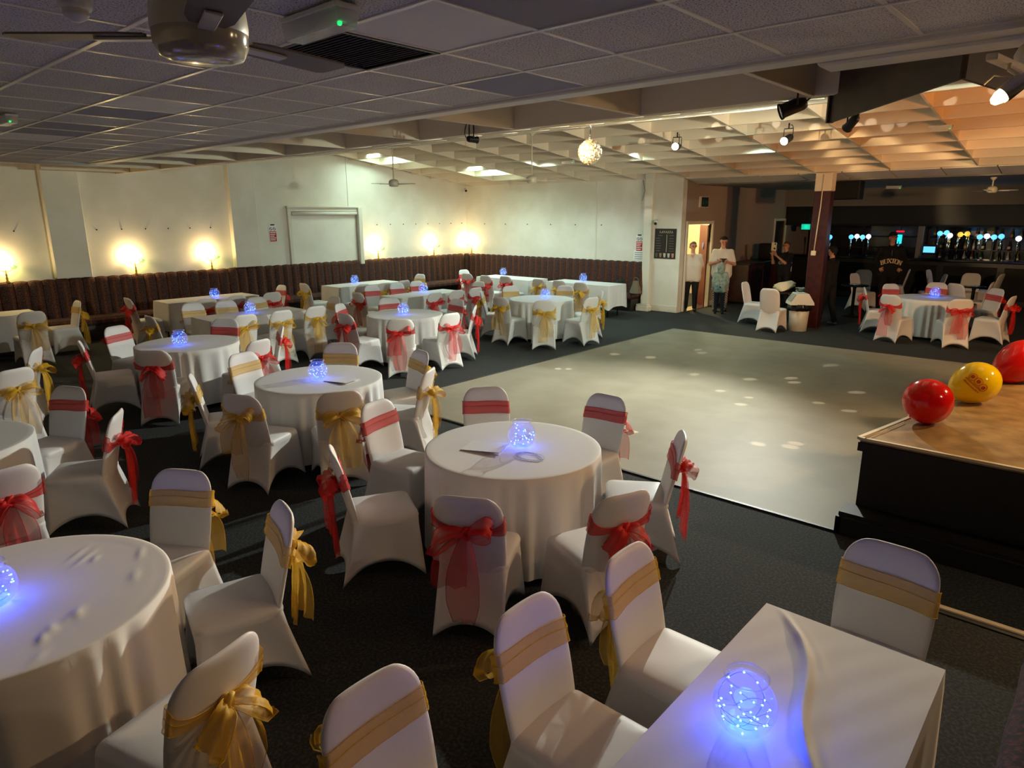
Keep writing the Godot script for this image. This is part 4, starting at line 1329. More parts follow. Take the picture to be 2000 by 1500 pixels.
func build_wall_things() -> void:
	var to_x := Basis(Vector3.UP, PI / 2)
	notice(Vector3(WX + 0.001, 1.96, -8.58), to_x, "red and white safety notice between the pilaster and the blind")
	notice(on_z(1249, 475, WZ + 0.001), Basis.IDENTITY, "red and white safety notice on the far wall by the corner post")
	var n := thing("paper_notice", "white printed sheet pinned above the banquette end on the far wall", "notice", on_z(1249, 498, WZ + 0.001))
	add_box("sheet", Vector3(-0.17, -0.12, 0), Vector3(0.17, 0.12, 0.004), M.paper, n)
	var st := st_new()
	for i in 4: box(st, Vector3(-0.14, 0.05 - i * 0.05, 0.004), Vector3(0.13 - 0.03 * (i % 2), 0.062 - i * 0.05, 0.0055))
	build(st, "printed_lines", M.ink, n)
	add_box("edge_strip", Vector3(0.14, -0.12, 0.004), Vector3(0.17, 0.12, 0.006), mat(Color(0.72, 0.75, 0.92), 0.6), n)
	cctv(Vector3(-15.3, 3.12, -14.98), 0.9, "small white security camera in the top corner of the far wall")
	cctv(on_z(1283, 432, WZ + 0.02), 0.4, "small white security camera above the drinks board")
	# drinks board
	var m := thing("drinks_board", "dark brown drinks board with a row of cups on the far wall", "menu board", on_z(1299.5, 476, WZ + 0.001))
	add_box("board", Vector3(-0.29, -0.36, 0), Vector3(0.29, 0.36, 0.015), mat(Color(0.13, 0.105, 0.085), 0.5), m)
	var cream := mat(Color(0.75, 0.7, 0.62), 0.6)
	text("LAVAZZA", 0.075, 0.002, cream, m, Vector3(0.02, 0.28, 0.017), Basis.IDENTITY, "Droid Serif")
	st = st_new()
	box(st, Vector3(0.035, -0.2, 0.015), Vector3(0.047, 0.22, 0.0175))
	build(st, "divider", cream, m)
	st = st_new()
	rng.seed = 4
	for i in 6:
		box(st, Vector3(-0.26, 0.12 - i * 0.06, 0.015), Vector3(-0.09 - 0.06 * rng.randf(), 0.133 - i * 0.06, 0.017))
		box(st, Vector3(0.11, 0.12 - i * 0.06, 0.015), Vector3(0.22 + 0.03 * rng.randf(), 0.13 - i * 0.06, 0.017))
	box(st, Vector3(-0.2, 0.19, 0.015), Vector3(-0.08, 0.205, 0.017))
	box(st, Vector3(0.11, 0.19, 0.015), Vector3(0.23, 0.205, 0.017))
	build(st, "printed_lines", mat(Color(0.45, 0.41, 0.37), 0.6), m)
	var cc := [Color(0.32, 0.36, 0.24), Color(0.62, 0.5, 0.34), Color(0.78, 0.76, 0.72), Color(0.8, 0.78, 0.75), Color(0.75, 0.55, 0.46)]
	for i in 5:
		st = st_new()
		prism(st, PackedVector2Array([Vector2(-0.034, 0.05), Vector2(0.034, 0.05), Vector2(0.022, -0.05), Vector2(-0.022, -0.05)]), 0.015, 0.018, Transform3D(Basis.IDENTITY, Vector3(-0.225 + i * 0.112, -0.28, 0)))
		build(st, "cup_print", mat(cc[i], 0.6), m)
	# unlit exit sign over the doorway
	var e := thing("exit_sign", "dark green exit sign in a white frame over the lit doorway", "sign", Vector3(-8.045, 2.66, -16.15), PI / 2)
	add_box("frame", Vector3(-0.24, -0.13, 0), Vector3(0.24, 0.13, 0.03), M.white_plastic, e, 0.006)
	add_box("panel", Vector3(-0.15, -0.115, 0.03), Vector3(0.22, 0.115, 0.034), mat(Color(0.03, 0.13, 0.08), 0.4), e)
	st = st_new()
	box(st, Vector3(-0.1, -0.06, 0.034), Vector3(-0.02, 0.06, 0.036)); box(st, Vector3(0.06, -0.02, 0.034), Vector3(0.17, 0.02, 0.036))
	build(st, "pictogram", mat(Color(0.2, 0.32, 0.25), 0.5), e)
	# loose cable on the far wall and skirting box at the post foot
	var c := thing("hanging_cable", "loose white cable hanging down the far wall corner", "cable")
	st = st_new(true)
	tube(st, [on_z(1256, 352, WZ + 0.14), on_z(1260, 372, WZ + 0.14), on_z(1257, 382, WZ + 0.14), on_z(1254, 392, WZ + 0.14)], 0.007)
	build(st, "flex", M.grey_paint, c)
	var p := thing("floor_box", "cream boxed pipe end at the foot of the corner post", "box", Vector3(-8.98, 0, WZ + 0.12))
	add_box("casing", Vector3(-0.05, 0, 0), Vector3(0.3, 0.14, 0.22), M.trim, p, 0.02)
	add_box("cap", Vector3(-0.06, 0.14, -0.0), Vector3(0.26, 0.17, 0.18), M.trim, p, 0.01)

# ---------------------------------------------------------------- table cards, bags, bin
func build_small_things() -> void:
	var k := 0
	for q in [[948, 875, 0.35, "on the round table beside the dance floor edge"], [668, 744, 0.2, "on the round table at the dance floor corner"]]:
		var o := thing("menu_card", "folded white card lying " + q[3], "card", at(q[0], q[1], 0.7585), q[2], "cards on tables")
		var st := st_new()
		box(st, Vector3(-0.15, 0, -0.105), Vector3(0.15, 0.002, 0.105))
		build(st, "lower_leaf", M.paper, o)
		st = st_new()
		box(st, Vector3(0, 0, -0.105), Vector3(0.3, 0.002, 0.105), 0, Transform3D(Basis(Vector3(0, 0, 1), 0.05), Vector3(-0.15, 0.003, 0)))
		build(st, "upper_leaf", M.paper, o)
		k += 1
	var w := thing("fairy_light_lead", "loose loop of thin wire beside the fishbowl on the round table", "wire", at(1034, 893, 0.7595))
	var st := st_new(true)
	var pts := []
	for i in 60: pts.append(Vector3((0.1 + 0.02 * sin(i * 0.7)) * cos(i * 0.31), 0.001 + i * 0.0001, (0.07 + 0.015 * cos(i * 0.5)) * sin(i * 0.31)))
	tube(st, pts, 0.0012, 4)
	build(st, "loop", M.wire, w)
	# bin
	var b := thing("waste_bin", "cream plastic bin with a domed flap lid and black bag by the post", "bin", at(1557, 645, 0))
	st = st_new(true)
	lathe(st, [Vector2(0.2, 0.5), Vector2(0.19, 0.3), Vector2(0.175, 0.0)], 28)
	build(st, "body", M.white_plastic, b)
	st = st_new(true)
	var rows := []
	for q in [[0.215, 0.56, 0.0], [0.23, 0.5, 0.01], [0.235, 0.44, 0.02], [0.2, 0.42, 0.0]]:
		var r := PackedVector3Array()
		for i in 36: r.append(Vector3((q[0] + 0.012 * sin(i * 2.1)) * cos(-TAU * i / 36), q[1] + q[2] * sin(i * 1.3), (q[0] + 0.012 * sin(i * 2.1)) * sin(-TAU * i / 36)))
		rows.append(r)
	grid(st, rows, true)
	build(st, "bin_bag", mat(Color(0.04, 0.04, 0.045), 0.3), b)
	st = st_new()
	var poly := PackedVector2Array([Vector2(-0.235, 0.55), Vector2(0.235, 0.55), Vector2(0.225, 0.6), Vector2(0.11, 0.78), Vector2(-0.11, 0.78), Vector2(-0.225, 0.6)])
	prism(st, poly, -0.2, 0.2, Transform3D(Basis(Vector3.UP, 0.6), Vector3.ZERO))
	build(st, "lid", M.white_plastic, b)
	st = st_new()
	var flap := Transform3D(Basis(Vector3.UP, 0.6) * Basis(Vector3(0, 0, 1), 0.99), Basis(Vector3.UP, 0.6) * Vector3(-0.172, 0.69, 0))
	box(st, Vector3(-0.085, 0, -0.16), Vector3(0.085, 0.012, 0.16), 0.004, flap)
	build(st, "flap", mat(Color(0.6, 0.59, 0.55), 0.5), b)
	# pub table with a bag and papers
	var tp := at(1545, 571, 0.66)
	pub_table(Vector3(tp.x, 0, tp.z), "dark pub table holding a carrier bag beside the plain chairs", 0.33, 0.66)
	var bag := thing("carrier_bag", "crumpled cream carrier bag on the dark pub table", "bag", Vector3(tp.x - 0.14, 0.694, tp.z + 0.05), 0.3)
	st = st_new(true)
	rows = []
	for j in 9:
		var t := j / 8.0
		var r := PackedVector3Array()
		for i in 24:
			var a := -TAU * i / 24
			var cr := 1.0 + 0.12 * sin(i * 2.3 + j) + 0.08 * sin(i * 5.1 - j * 2)
			r.append(Vector3(0.2 * cos(a) * cr * (0.35 + 0.75 * sin(PI * clampf(0.15 + t * 0.8, 0, 1))), 0.2 * (1 - t) + 0.03 * cos(a), 0.12 * sin(a) * cr * (0.3 + 0.8 * t)))
		rows.append(r)
	grid(st, rows, true)
	fan(st, Vector3(0, 0.2, 0), rows[0], true)
	fan(st, Vector3(0, 0.0, 0), rows[-1])
	build(st, "sack", M.cream, bag)
	var cl := thing("cable_pile", "heap of white cable and straps on the dark pub table", "cables", Vector3(tp.x + 0.2, 0.662, tp.z - 0.02))
	for j in 3:
		st = st_new(true)
		pts = []
		for i in 40: pts.append(Vector3((0.07 + 0.04 * sin(i * 0.9 + j)) * cos(i * 0.55), 0.012 + 0.02 * j + 0.07 * absf(sin(i * 0.23 + j)), (0.1 + 0.04 * cos(i * 0.7)) * sin(i * 0.55)))
		tube(st, pts, 0.009, 5)
		build(st, "coil", M.white_plastic if j != 1 else mat(Color(0.25, 0.3, 0.2), 0.7), cl)
	# bags on the bench beside the last table
	for q in [[1211, 556, Color(0.05, 0.12, 0.09), "dark green bag lying on the far banquette end", 0.17, 0.5], [1241, 574, Color(0.45, 0.4, 0.33), "beige cloth bag slumped at the far banquette end", 0.14, 0.0]]:
		var y: float = 0.46
		var pp := on_z(q[0], q[1], WZ + 0.46)
		var o := thing("soft_bag", q[3], "bag", Vector3(pp.x, y + 0.005, pp.z))
		st = st_new(true)
		rows = []
		for j in 8:
			var t := j / 7.0
			var r := PackedVector3Array()
			for i in 20:
				var a := -TAU * i / 20
				var cr := 1.0 + 0.1 * sin(i * 1.9 + j)
				r.append(Vector3(q[4] * cos(a) * cr * (0.5 + 0.6 * t), 0.3 * (1 - t), 0.1 * sin(a) * cr * (0.4 + 0.8 * t)))
			rows.append(r)
		grid(st, rows, true)
		fan(st, Vector3(0, 0.3, 0), rows[0], true)
		build(st, "sack", mat(q[2], 0.85), o)
		st = st_new(true)
		tube(st, bez(Vector3(-0.08, 0.28, 0), Vector3(-0.07, 0.42, 0), Vector3(0.07, 0.42, 0), Vector3(0.08, 0.28, 0), 9), 0.008)
		build(st, "handle", mat(q[2], 0.85), o)

func pub_table(pos: Vector3, label: String, r := 0.33, h := 0.75) -> void:
	var o := thing("pub_table", label, "table", pos, 0, "dark pub tables")
	var st := st_new(true)
	lathe(st, [Vector2(r - 0.01, h), Vector2(r, h - 0.01), Vector2(r, h - 0.03), Vector2(r - 0.02, h - 0.035)], 32)
	build(st, "tabletop", M.pub_top, o)
	st = st_new(true)
	lathe(st, [Vector2(0.05, h - 0.035), Vector2(0.035, h - 0.1), Vector2(0.035, 0.1), Vector2(0.06, 0.05)], 16)
	build(st, "column", M.matte_black, o)
	st = st_new(true)
	lathe(st, [Vector2(0.06, 0.05), Vector2(0.2, 0.03), Vector2(0.22, 0.0)], 24)
	build(st, "base", M.matte_black, o)

# ---------------------------------------------------------------- the bar
func build_bar() -> void:
	var b := thing("bar_counter", "long black bar counter across the dark bar corner", "bar counter")
	add_box("front", Vector3(-8.0, 0, -22.1), Vector3(4.5, 1.1, -21.6), M.black, b)
	add_box("worktop", Vector3(-8.0, 1.1, -22.2), Vector3(4.5, 1.16, -21.45), M.pub_top, b, 0.01)
	for i in 9: add_box("front_panel", Vector3(-7.7 + i * 1.36, 0.15, -21.6), Vector3(-6.5 + i * 1.36, 0.98, -21.58), M.matte_black, b, 0.008)
	var cn := thing("bar_canopy", "black canopy fascia hanging over the bar", "canopy")
	add_box("fascia", Vector3(-8.0, 2.04, -22.2), Vector3(4.5, 2.57, -21.7), M.black, cn, 0.01)
	add_box("lip", Vector3(-8.0, 2.02, -21.72), Vector3(4.5, 2.06, -21.66), M.matte_black, cn)
	var p := thing("bar_post", "slim cream post between the bar top and its canopy", "post", Vector3(on_z(1797, 470, -21.8).x, 1.16, -21.8))
	add_box("shaft", Vector3(-0.07, 0, -0.07), Vector3(0.07, 0.879, 0.07), M.grey_paint, p, 0.006)
	# back bar with shelves
	var k := thing("back_bar", "back bar shelving with mirrored panels behind the counter", "shelving")
	add_box("mirror", Vector3(-8.0, 1.0, -24.18), Vector3(4.5, 2.3, -24.15), mat(Color(0.24, 0.25, 0.27), 0.15, 0.7), k)
	for y in [1.0, 1.32, 1.66, 2.0]: add_box("shelf", Vector3(-8.0, y - 0.025, -24.15), Vector3(4.5, y, -23.85), M.dark_wood, k)
	add_box("cabinet", Vector3(-8.0, 0, -24.15), Vector3(4.5, 0.97, -23.7), M.black, k)
	for i in 8: add_box("upright", Vector3(-8.0 + i * 1.7, 1.0, -24.15), Vector3(-7.96 + i * 1.7, 2.05, -23.86), M.dark_wood, k)
	# bottles
	var bm := lathem([Vector2(0.012, 0.27), Vector2(0.012, 0.2), Vector2(0.034, 0.15), Vector2(0.036, 0.02), Vector2(0.033, 0.0)], 12)
	var lab := lathem([Vector2(0.0365, 0.11), Vector2(0.0365, 0.04)], 12, true, false)
	rng.seed = 55
	var bc := [Color(0.5, 0.3, 0.08), Color(0.1, 0.3, 0.12), Color(0.7, 0.72, 0.7), Color(0.35, 0.1, 0.06), Color(0.6, 0.5, 0.15)]
	var bmats := []
	for c in bc: bmats.append(mat(c, 0.12))
	var words := ["amber", "green", "clear", "dark red", "golden"]
	for sh in 3:
		for i in 26:
			var ci := rng.randi_range(0, 4)
			if fposmod(-4.6 + i * 0.21 + 8.0, 1.7) < 0.1 or fposmod(-4.6 + i * 0.21 + 8.0, 1.7) > 1.64: continue
			var o := thing("bottle", "%s glass bottle standing on the back bar shelf" % words[ci], "bottle", Vector3(-4.6 + i * 0.21 + rng.randf_range(-0.03, 0.03), [1.0, 1.32, 1.66][sh] + 0.001, -23.98), 0, words[ci] + " bottles behind the bar")
			put(bm, "glass", bmats[ci], o)
			put(lab, "label_band", M.paper if (i + sh) % 3 else M.cream, o)
	# beer fonts with lit badges
	var cols := {"b": M.badge_blue, "w": M.badge_white, "y": M.badge_yellow, "c": M.badge_cyan}
	var font_i := 0
	for f in [[1622, 463, "b", "nearest the timber post"], [1680, 463, "bwbw", "left of the man in the cap"], [1757, 466, "c", "behind the man in the cap"], [1843, 456, "bb", "beside the slim bar post"], [1856, 460, "w", "by the small till screen"], [1883, 458, "yy", "with yellow badges"], [1935, 463, "bwbb", "right of the yellow badges"], [1990, 466, "w", "at the far end of the counter"]]:
		var c := on_z(f[0], f[1], -21.75)
		var o := thing("beer_font", "beer font with glowing round badges on the bar " + f[3], "beer font", Vector3(c.x, 1.16, -21.75), 0, "beer fonts on the bar")
		var n: int = f[2].length()
		var st := st_new(true)
		for s in ([-1, 1] if n > 1 else [0]): rod(st, Vector3(s * 0.12 * n / 2.0, 0, 0), Vector3(s * 0.12 * n / 2.0, c.y - 1.16, 0), 0.022)
		if n > 1: rod(st, Vector3(-0.14 * n / 2.0, c.y - 1.16, 0), Vector3(0.14 * n / 2.0, c.y - 1.16, 0), 0.03)
		build(st, "pillar", M.chrome, o)
		for i in n:
			st = st_new(true)
			var x := (i - (n - 1) / 2.0) * 0.155
			if f[2] == "c": box(st, Vector3(-0.05, c.y - 1.3, 0.03), Vector3(0.07, c.y - 1.05, 0.05), 0.01)
			else: lathe(st, [Vector2(0.062, 0.014), Vector2(0.068, 0.0), Vector2(0.062, -0.014)], 20, Transform3D(Basis(Vector3.RIGHT, PI / 2), Vector3(x, c.y - 1.16 + 0.02 * (i % 2), 0.04)))
			build(st, "lit_badge", cols[f[2][i]], o)
			st = st_new(true)
			rod(st, Vector3(x, c.y - 1.2, 0.02), Vector3(x, c.y - 1.3, 0.08), 0.01, 0.014)
			build(st, "tap", M.chrome, o)
		if n > 1: omni(Vector3(0, c.y - 1.16, 0.14), Color(0.45, 0.8, 1.0) if f[2][0] != "y" else Color(1, 0.8, 0.35), 0.02 * n, 0.05, o)
		font_i += 1
	var rd := thing("red_sign", "small glowing red sign over the bar behind the man in the cap", "sign", on_z(1759, 452, -21.9))
	add_box("lit_face", Vector3(-0.1, -0.02, 0), Vector3(0.1, 0.02, 0.02), M.badge_red, rd, 0.006)
	add_box("back", Vector3(-0.11, -0.03, -0.03), Vector3(0.11, 0.03, 0.0), M.black, rd)
	add_box("bracket", Vector3(-0.01, 0.03, -0.03), Vector3(0.01, 2.04 - rd.position.y, -0.01), M.black, rd)
	var ex := thing("exit_sign", "glowing teal exit sign on the bar wall beside the timber post", "sign", on_z(1574, 443, -21.6))
	add_box("lit_face", Vector3(-0.13, -0.08, 0), Vector3(0.13, 0.08, 0.015), M.badge_teal, ex, 0.004)
	add_box("back", Vector3(-0.15, -0.1, -0.05), Vector3(0.15, 0.1, 0.0), M.black, ex)
	add_box("bracket", Vector3(-0.01, 0.1, -0.05), Vector3(0.01, 2.58 - ex.position.y, -0.03), M.black, ex)
	omni(Vector3(0, 0, 0.1), Color(0.1, 1, 0.7), 0.02, 0.05, ex)
	var tl := thing("till", "till with a small bright screen on the bar", "till", Vector3(on_z(1816, 481, -21.6).x, 1.16, -21.58))
	add_box("base", Vector3(-0.15, 0, -0.15), Vector3(0.15, 0.1, 0.1), M.black, tl, 0.01)
	add_box("housing", Vector3(-0.17, 0.12, -0.03), Vector3(0.17, 0.38, 0.0), M.black, tl, 0.01)
	add_box("lit_screen", Vector3(-0.14, 0.16, 0.0), Vector3(0.14, 0.32, 0.006), M.badge_blue, tl)
	add_box("neck", Vector3(-0.03, 0.1, -0.04), Vector3(0.03, 0.2, -0.03), M.black, tl)
	# speaker box under the soffit beside the post
	var sp := thing("wall_speaker", "black loudspeaker hung under the soffit beside the timber post", "loudspeaker", on_z(1652, 370, -16.6))
	add_box("cabinet", Vector3(-0.33, -0.22, -0.2), Vector3(0.33, 0.2, 0.15), M.black, sp, 0.02)
	add_box("grille", Vector3(-0.29, -0.18, 0.15), Vector3(0.29, 0.16, 0.165), M.matte_black, sp, 0.008)
	add_box("bracket", Vector3(-0.04, 0.2, -0.04), Vector3(0.04, 0.36, 0.04), M.black, sp)
	# counter with a machine by the side wall
	var sd := thing("sideboard", "dark wooden sideboard against the beige wall behind the guests", "sideboard", Vector3(-7.3, 0, -18.9))
	add_box("carcass", Vector3(-0.65, 0.06, -1.3), Vector3(-0.05, 1.06, 1.3), M.maroon, sd, 0.01)
	add_box("worktop", Vector3(-0.68, 1.06, -1.34), Vector3(-0.0, 1.1, 1.34), M.dark_wood, sd, 0.008)
	for i in 3: add_box("door", Vector3(-0.05, 0.12, -1.24 + i * 0.83), Vector3(-0.03, 1.0, -0.46 + i * 0.83), M.maroon, sd, 0.01)
	add_box("plinth", Vector3(-0.6, 0, -1.25), Vector3(-0.1, 0.06, 1.25), M.black, sd)
	var cm := thing("coffee_machine", "black coffee machine on the dark sideboard", "coffee machine", Vector3(-7.62, 1.1, -19.5))
	add_box("body", Vector3(-0.2, 0, -0.25), Vector3(0.2, 0.45, 0.25), M.black, cm, 0.03)
	add_box("drip_tray", Vector3(0.2, 0, -0.2), Vector3(0.32, 0.05, 0.2), M.chrome, cm, 0.006)
	add_box("spout", Vector3(0.2, 0.25, -0.06), Vector3(0.28, 0.33, 0.06), M.chrome, cm, 0.01)
	# pub tables and plain covered chairs in the dark
	pub_table(at(1670, 556, 0.75) * Vector3(1, 0, 1), "dark pub table with a glossy top behind the man in the cap", 0.3)
	pub_table(at(1903, 559, 0.75) * Vector3(1, 0, 1), "dark pub table with a glossy top among plain chairs before the bar", 0.26)
	var dirs := [Vector2(1, 0.3), Vector2(0.2, 1), Vector2(-1, 0.2), Vector2(1, 0.1), Vector2(0, 1), Vector2(-1, 0.4), Vector2(0.5, -1), Vector2(-1, 0), Vector2(-1, -0.2)]
	var i := 0
	for q in [[1668, 534], [1688, 527], [1777, 526], [1813, 527], [1899, 534], [1848, 536], [1866, 554], [1940, 551], [1959, 535]]:
		chair(q[0], q[1], dirs[i], "plain", "plain white covered chair standing in the dim bar area", "plain chairs in the bar area")
		i += 1
	var ld := thing("corridor_light", "bright ceiling light in the corridor beyond the doorway", "ceiling light", Vector3(-9.3, 2.98, -17.3))
	put(lathem([Vector2(0.15, 0.02), Vector2(0.15, -0.02), Vector2(0.12, -0.05)], 24), "lit_dome", M.corridor, ld)
	omni(Vector3(0, -0.12, 0), Color(1, 0.95, 0.75), LE.corridor, 0.1, ld)

# ---------------------------------------------------------------- people: smooth bodies from tapered bones
func sdf_mesh(bones: Array, cell: float, k: float) -> ArrayMesh:
	var lo := Vector3.ONE * 99; var hi := -lo
	for b in bones:
		for e in [[b[0], b[2]], [b[1], b[3]]]:
			lo = lo.min(e[0] - Vector3.ONE * (e[1] + k + cell * 2)); hi = hi.max(e[0] + Vector3.ONE * (e[1] + k + cell * 2))
	var n := Vector3i(((hi - lo) / cell).ceil()) + Vector3i.ONE
	var f := PackedFloat32Array()
	f.resize(n.x * n.y * n.z)
	f.fill(1.0)
	for b in bones:
		var a: Vector3 = b[0]; var ab: Vector3 = b[1] - b[0]
		var l2: float = maxf(ab.length_squared(), 1e-9)
		var ra: float = b[2]; var dr: float = b[3] - b[2]
		var m: float = max(b[2], b[3]) + k + cell * 2
		var s := Vector3i(((a.min(b[1]) - Vector3.ONE * m - lo) / cell).floor()).clamp(Vector3i.ZERO, n - Vector3i.ONE)
		var e := Vector3i(((a.max(b[1]) + Vector3.ONE * m - lo) / cell).ceil()).clamp(Vector3i.ZERO, n - Vector3i.ONE)
		var sc: Vector3 = b[4] if b.size() > 4 else Vector3.ONE
		for z in range(s.z, e.z + 1):
			for y in range(s.y, e.y + 1):
				var row := (z * n.y + y) * n.x
				for x in range(s.x, e.x + 1):
					var p := lo + Vector3(x, y, z) * cell - a
					var t := clampf(p.dot(ab) / l2, 0, 1)
					var d := ((p - ab * t) / sc).length() - (ra + dr * t)
					var o := f[row + x]
					var h := clampf(0.5 + 0.5 * (o - d) / k, 0, 1)
					f[row + x] = lerpf(o, d, h) - k * h * (1.0 - h)
	var idx := PackedInt32Array()
	idx.resize(f.size()); idx.fill(-1)
	var verts := PackedVector3Array()
	var nx := n.x; var nxy := n.x * n.y
	var corner := [0, 1, nx, nx + 1, nxy, nxy + 1, nxy + nx, nxy + nx + 1]
	var edges := [[0, 1], [2, 3], [4, 5], [6, 7], [0, 2], [1, 3], [4, 6], [5, 7], [0, 4], [1, 5], [2, 6], [3, 7]]
	for z in n.z - 1:
		for y in n.y - 1:
			for x in n.x - 1:
				var i0 := (z * n.y + y) * nx + x
				var neg := 0
				for c in corner:
					if f[i0 + c] < 0: neg += 1
				if neg == 0 or neg == 8: continue
				var sum := Vector3.ZERO; var cnt := 0
				for e in edges:
					var va := f[i0 + corner[e[0]]]; var vb := f[i0 + corner[e[1]]]
					if (va < 0) == (vb < 0): continue
					var t := va / (va - vb)
					var pa := Vector3(e[0] & 1, (e[0] >> 1) & 1, e[0] >> 2); var pb := Vector3(e[1] & 1, (e[1] >> 1) & 1, e[1] >> 2)
					sum += pa.lerp(pb, t); cnt += 1
				idx[i0] = verts.size()
				verts.append(lo + (Vector3(x, y, z) + sum / cnt) * cell)
	var st := st_new(true)
	var off := [1, nx, nxy]
	for z in range(1, n.z - 1):
		for y in range(1, n.y - 1):
			for x in range(1, n.x - 1):
				var i0 := (z * n.y + y) * nx + x
				var inside := f[i0] < 0
				for ax in 3:
					if (f[i0 + off[ax]] < 0) == inside: continue
					var u: int = off[(ax + 1) % 3]; var v: int = off[(ax + 2) % 3]
					var q := [idx[i0 - u - v], idx[i0 - v], idx[i0], idx[i0 - u]]
					if q.min() < 0: continue
					if inside: quad(st, verts[q[3]], verts[q[2]], verts[q[1]], verts[q[0]])
					else: quad(st, verts[q[0]], verts[q[1]], verts[q[2]], verts[q[3]])
	return done(st)

# opts: arms [[elbow, wrist] left, right] in body space for a 1.75 m figure, lean etc. The figure faces +z, its left is +x.
func person(pos: Vector3, turn: float, h: float, o: Dictionary) -> Node3D:
	var p := thing("person", o.label, "person", pos, turn)
	var s: float = h / 1.75
	var g: float = o.get("girth", 1.0)
	var body := Node3D.new()
	var B := func(a: Vector3, b: Vector3, ra: float, rb: float) -> Array: return [a * s, b * s, ra * s, rb * s]
	var legs := []
	for e in 2:
		var x := 0.095 if e == 0 else -0.095
		var st: float = o.get("stance", 0.0) * (1 if e == 0 else -1)
		legs.append([Vector3(x, 0.9, 0), Vector3(x * 1.1, 0.49, 0.02 + st * 0.5), Vector3(x * 1.2, 0.075, -0.02 + st)])
	var sh := [Vector3(0.165 * lerpf(1, g, 0.4), 1.39, 0), Vector3(-0.165 * lerpf(1, g, 0.4), 1.39, 0)]
	var arms: Array = o.arms
	var tilt := Basis(Vector3.UP, o.get("head_turn", 0.0)) * Basis(Vector3.RIGHT, o.get("head_tilt", 0.0))
	var hc := Vector3(0, 1.63, 0.015)
	var H := func(v: Vector3) -> Vector3: return Vector3(0, 1.56, 0) + tilt * (v - Vector3(0, 1.56, 0))
	# skin: one continuous figure
	var bones := []
	for l in legs:
		bones.append(B.call(l[0], l[1], 0.08, 0.055)); bones.append(B.call(l[1], l[2], 0.055, 0.038))
	bones.append(B.call(Vector3(0.06, 0.95, 0), Vector3(0.07, 1.33, 0), 0.09, 0.085)); bones.append(B.call(Vector3(-0.06, 0.95, 0), Vector3(-0.07, 1.33, 0), 0.09, 0.085))
	bones.append(B.call(sh[0], sh[1], 0.05, 0.05))
	bones.append(B.call(Vector3(0, 1.38, -0.01), H.call(Vector3(0, 1.58, 0.0)), 0.056, 0.05))
	for e in 2:
		bones.append(B.call(sh[e], arms[e][0], 0.048, 0.04)); bones.append(B.call(arms[e][0], arms[e][1], 0.04, 0.026))
	p.set_meta("pose", "standing")
	put(sdf_mesh(bones, 0.02 * s, 0.03 * s), "body", o.skin, p)
	# head with its own finer grid, joined to the neck
	var hb := []
	hb.append([H.call(Vector3(0, 1.655, -0.015)) * s, H.call(Vector3(0, 1.665, 0.02)) * s, 0.078 * s, 0.074 * s])
	hb.append([H.call(Vector3(0, 1.6, 0.025)) * s, H.call(Vector3(0, 1.575, 0.05)) * s, 0.058 * s, 0.036 * s])
	hb.append([H.call(Vector3(0, 1.56, 0)) * s, H.call(Vector3(0, 1.47, -0.01)) * s, 0.05 * s, 0.052 * s])
	hb.append([H.call(Vector3(0, 1.655, 0.092)) * s, H.call(Vector3(0, 1.625, 0.108)) * s, 0.008 * s, 0.013 * s])
	for e in [-1, 1]:
		hb.append([H.call(Vector3(e * 0.076, 1.655, -0.005)) * s, H.call(Vector3(e * 0.078, 1.625, 0.0)) * s, 0.012 * s, 0.009 * s])
		hb.append([H.call(Vector3(e * 0.028, 1.672, 0.082)) * s, H.call(Vector3(e * 0.045, 1.67, 0.072)) * s, 0.012 * s, 0.01 * s])
	hb.append([H.call(Vector3(-0.018, 1.595, 0.078)) * s, H.call(Vector3(0.018, 1.595, 0.078)) * s, 0.011 * s, 0.011 * s])
	var head := put(sdf_mesh(hb, 0.008 * s, 0.014 * s), "head", o.skin, p)
	var st2 := st_new(true)
	for e in [-1, 1]: ball(st2, H.call(Vector3(e * 0.034, 1.652, 0.083)) * s, Vector3(0.012, 0.008, 0.01) * s, 8)
	build(st2, "eye", M.ink, head)
	st2 = st_new(true)
	ball(st2, H.call(Vector3(0, 1.593, 0.088)) * s, Vector3(0.022, 0.004, 0.008) * s, 8)
	build(st2, "mouth", mat(Color(0.5, 0.25, 0.22), 0.6), head)
	if o.has("hair"):
		var hr := [[H.call(Vector3(0, 1.675, -0.028)) * s, H.call(Vector3(0, 1.7, 0.015)) * s, 0.082 * s, 0.068 * s]]
		var hl: float = o.get("hair_len", 0.0)
		for e in [-1, 1]: hr.append([H.call(Vector3(e * 0.055, 1.69, -0.02)) * s, H.call(Vector3(e * 0.06, 1.65 - hl, -0.045)) * s, 0.035 * s, 0.028 * s])
		hr.append([H.call(Vector3(0, 1.66, -0.06)) * s, H.call(Vector3(0, 1.6 - hl, -0.055)) * s, 0.05 * s, 0.035 * s])
		put(sdf_mesh(hr, 0.009 * s, 0.015 * s), "hair", o.hair, p)
	if o.has("glasses"):
		st2 = st_new(true)
		for e in [-1, 1]:
			var ring := []
			for i in 14: ring.append(H.call(Vector3(e * 0.036 + 0.025 * cos(TAU * i / 14), 1.652 + 0.02 * sin(TAU * i / 14), 0.1)) * s)
			tube(st2, ring, 0.0035 * s, 4, true)
			tube(st2, [H.call(Vector3(e * 0.06, 1.655, 0.1)) * s, H.call(Vector3(e * 0.08, 1.66, 0.0)) * s], 0.003 * s, 4)
		build(st2, "glasses", M.ink, p)
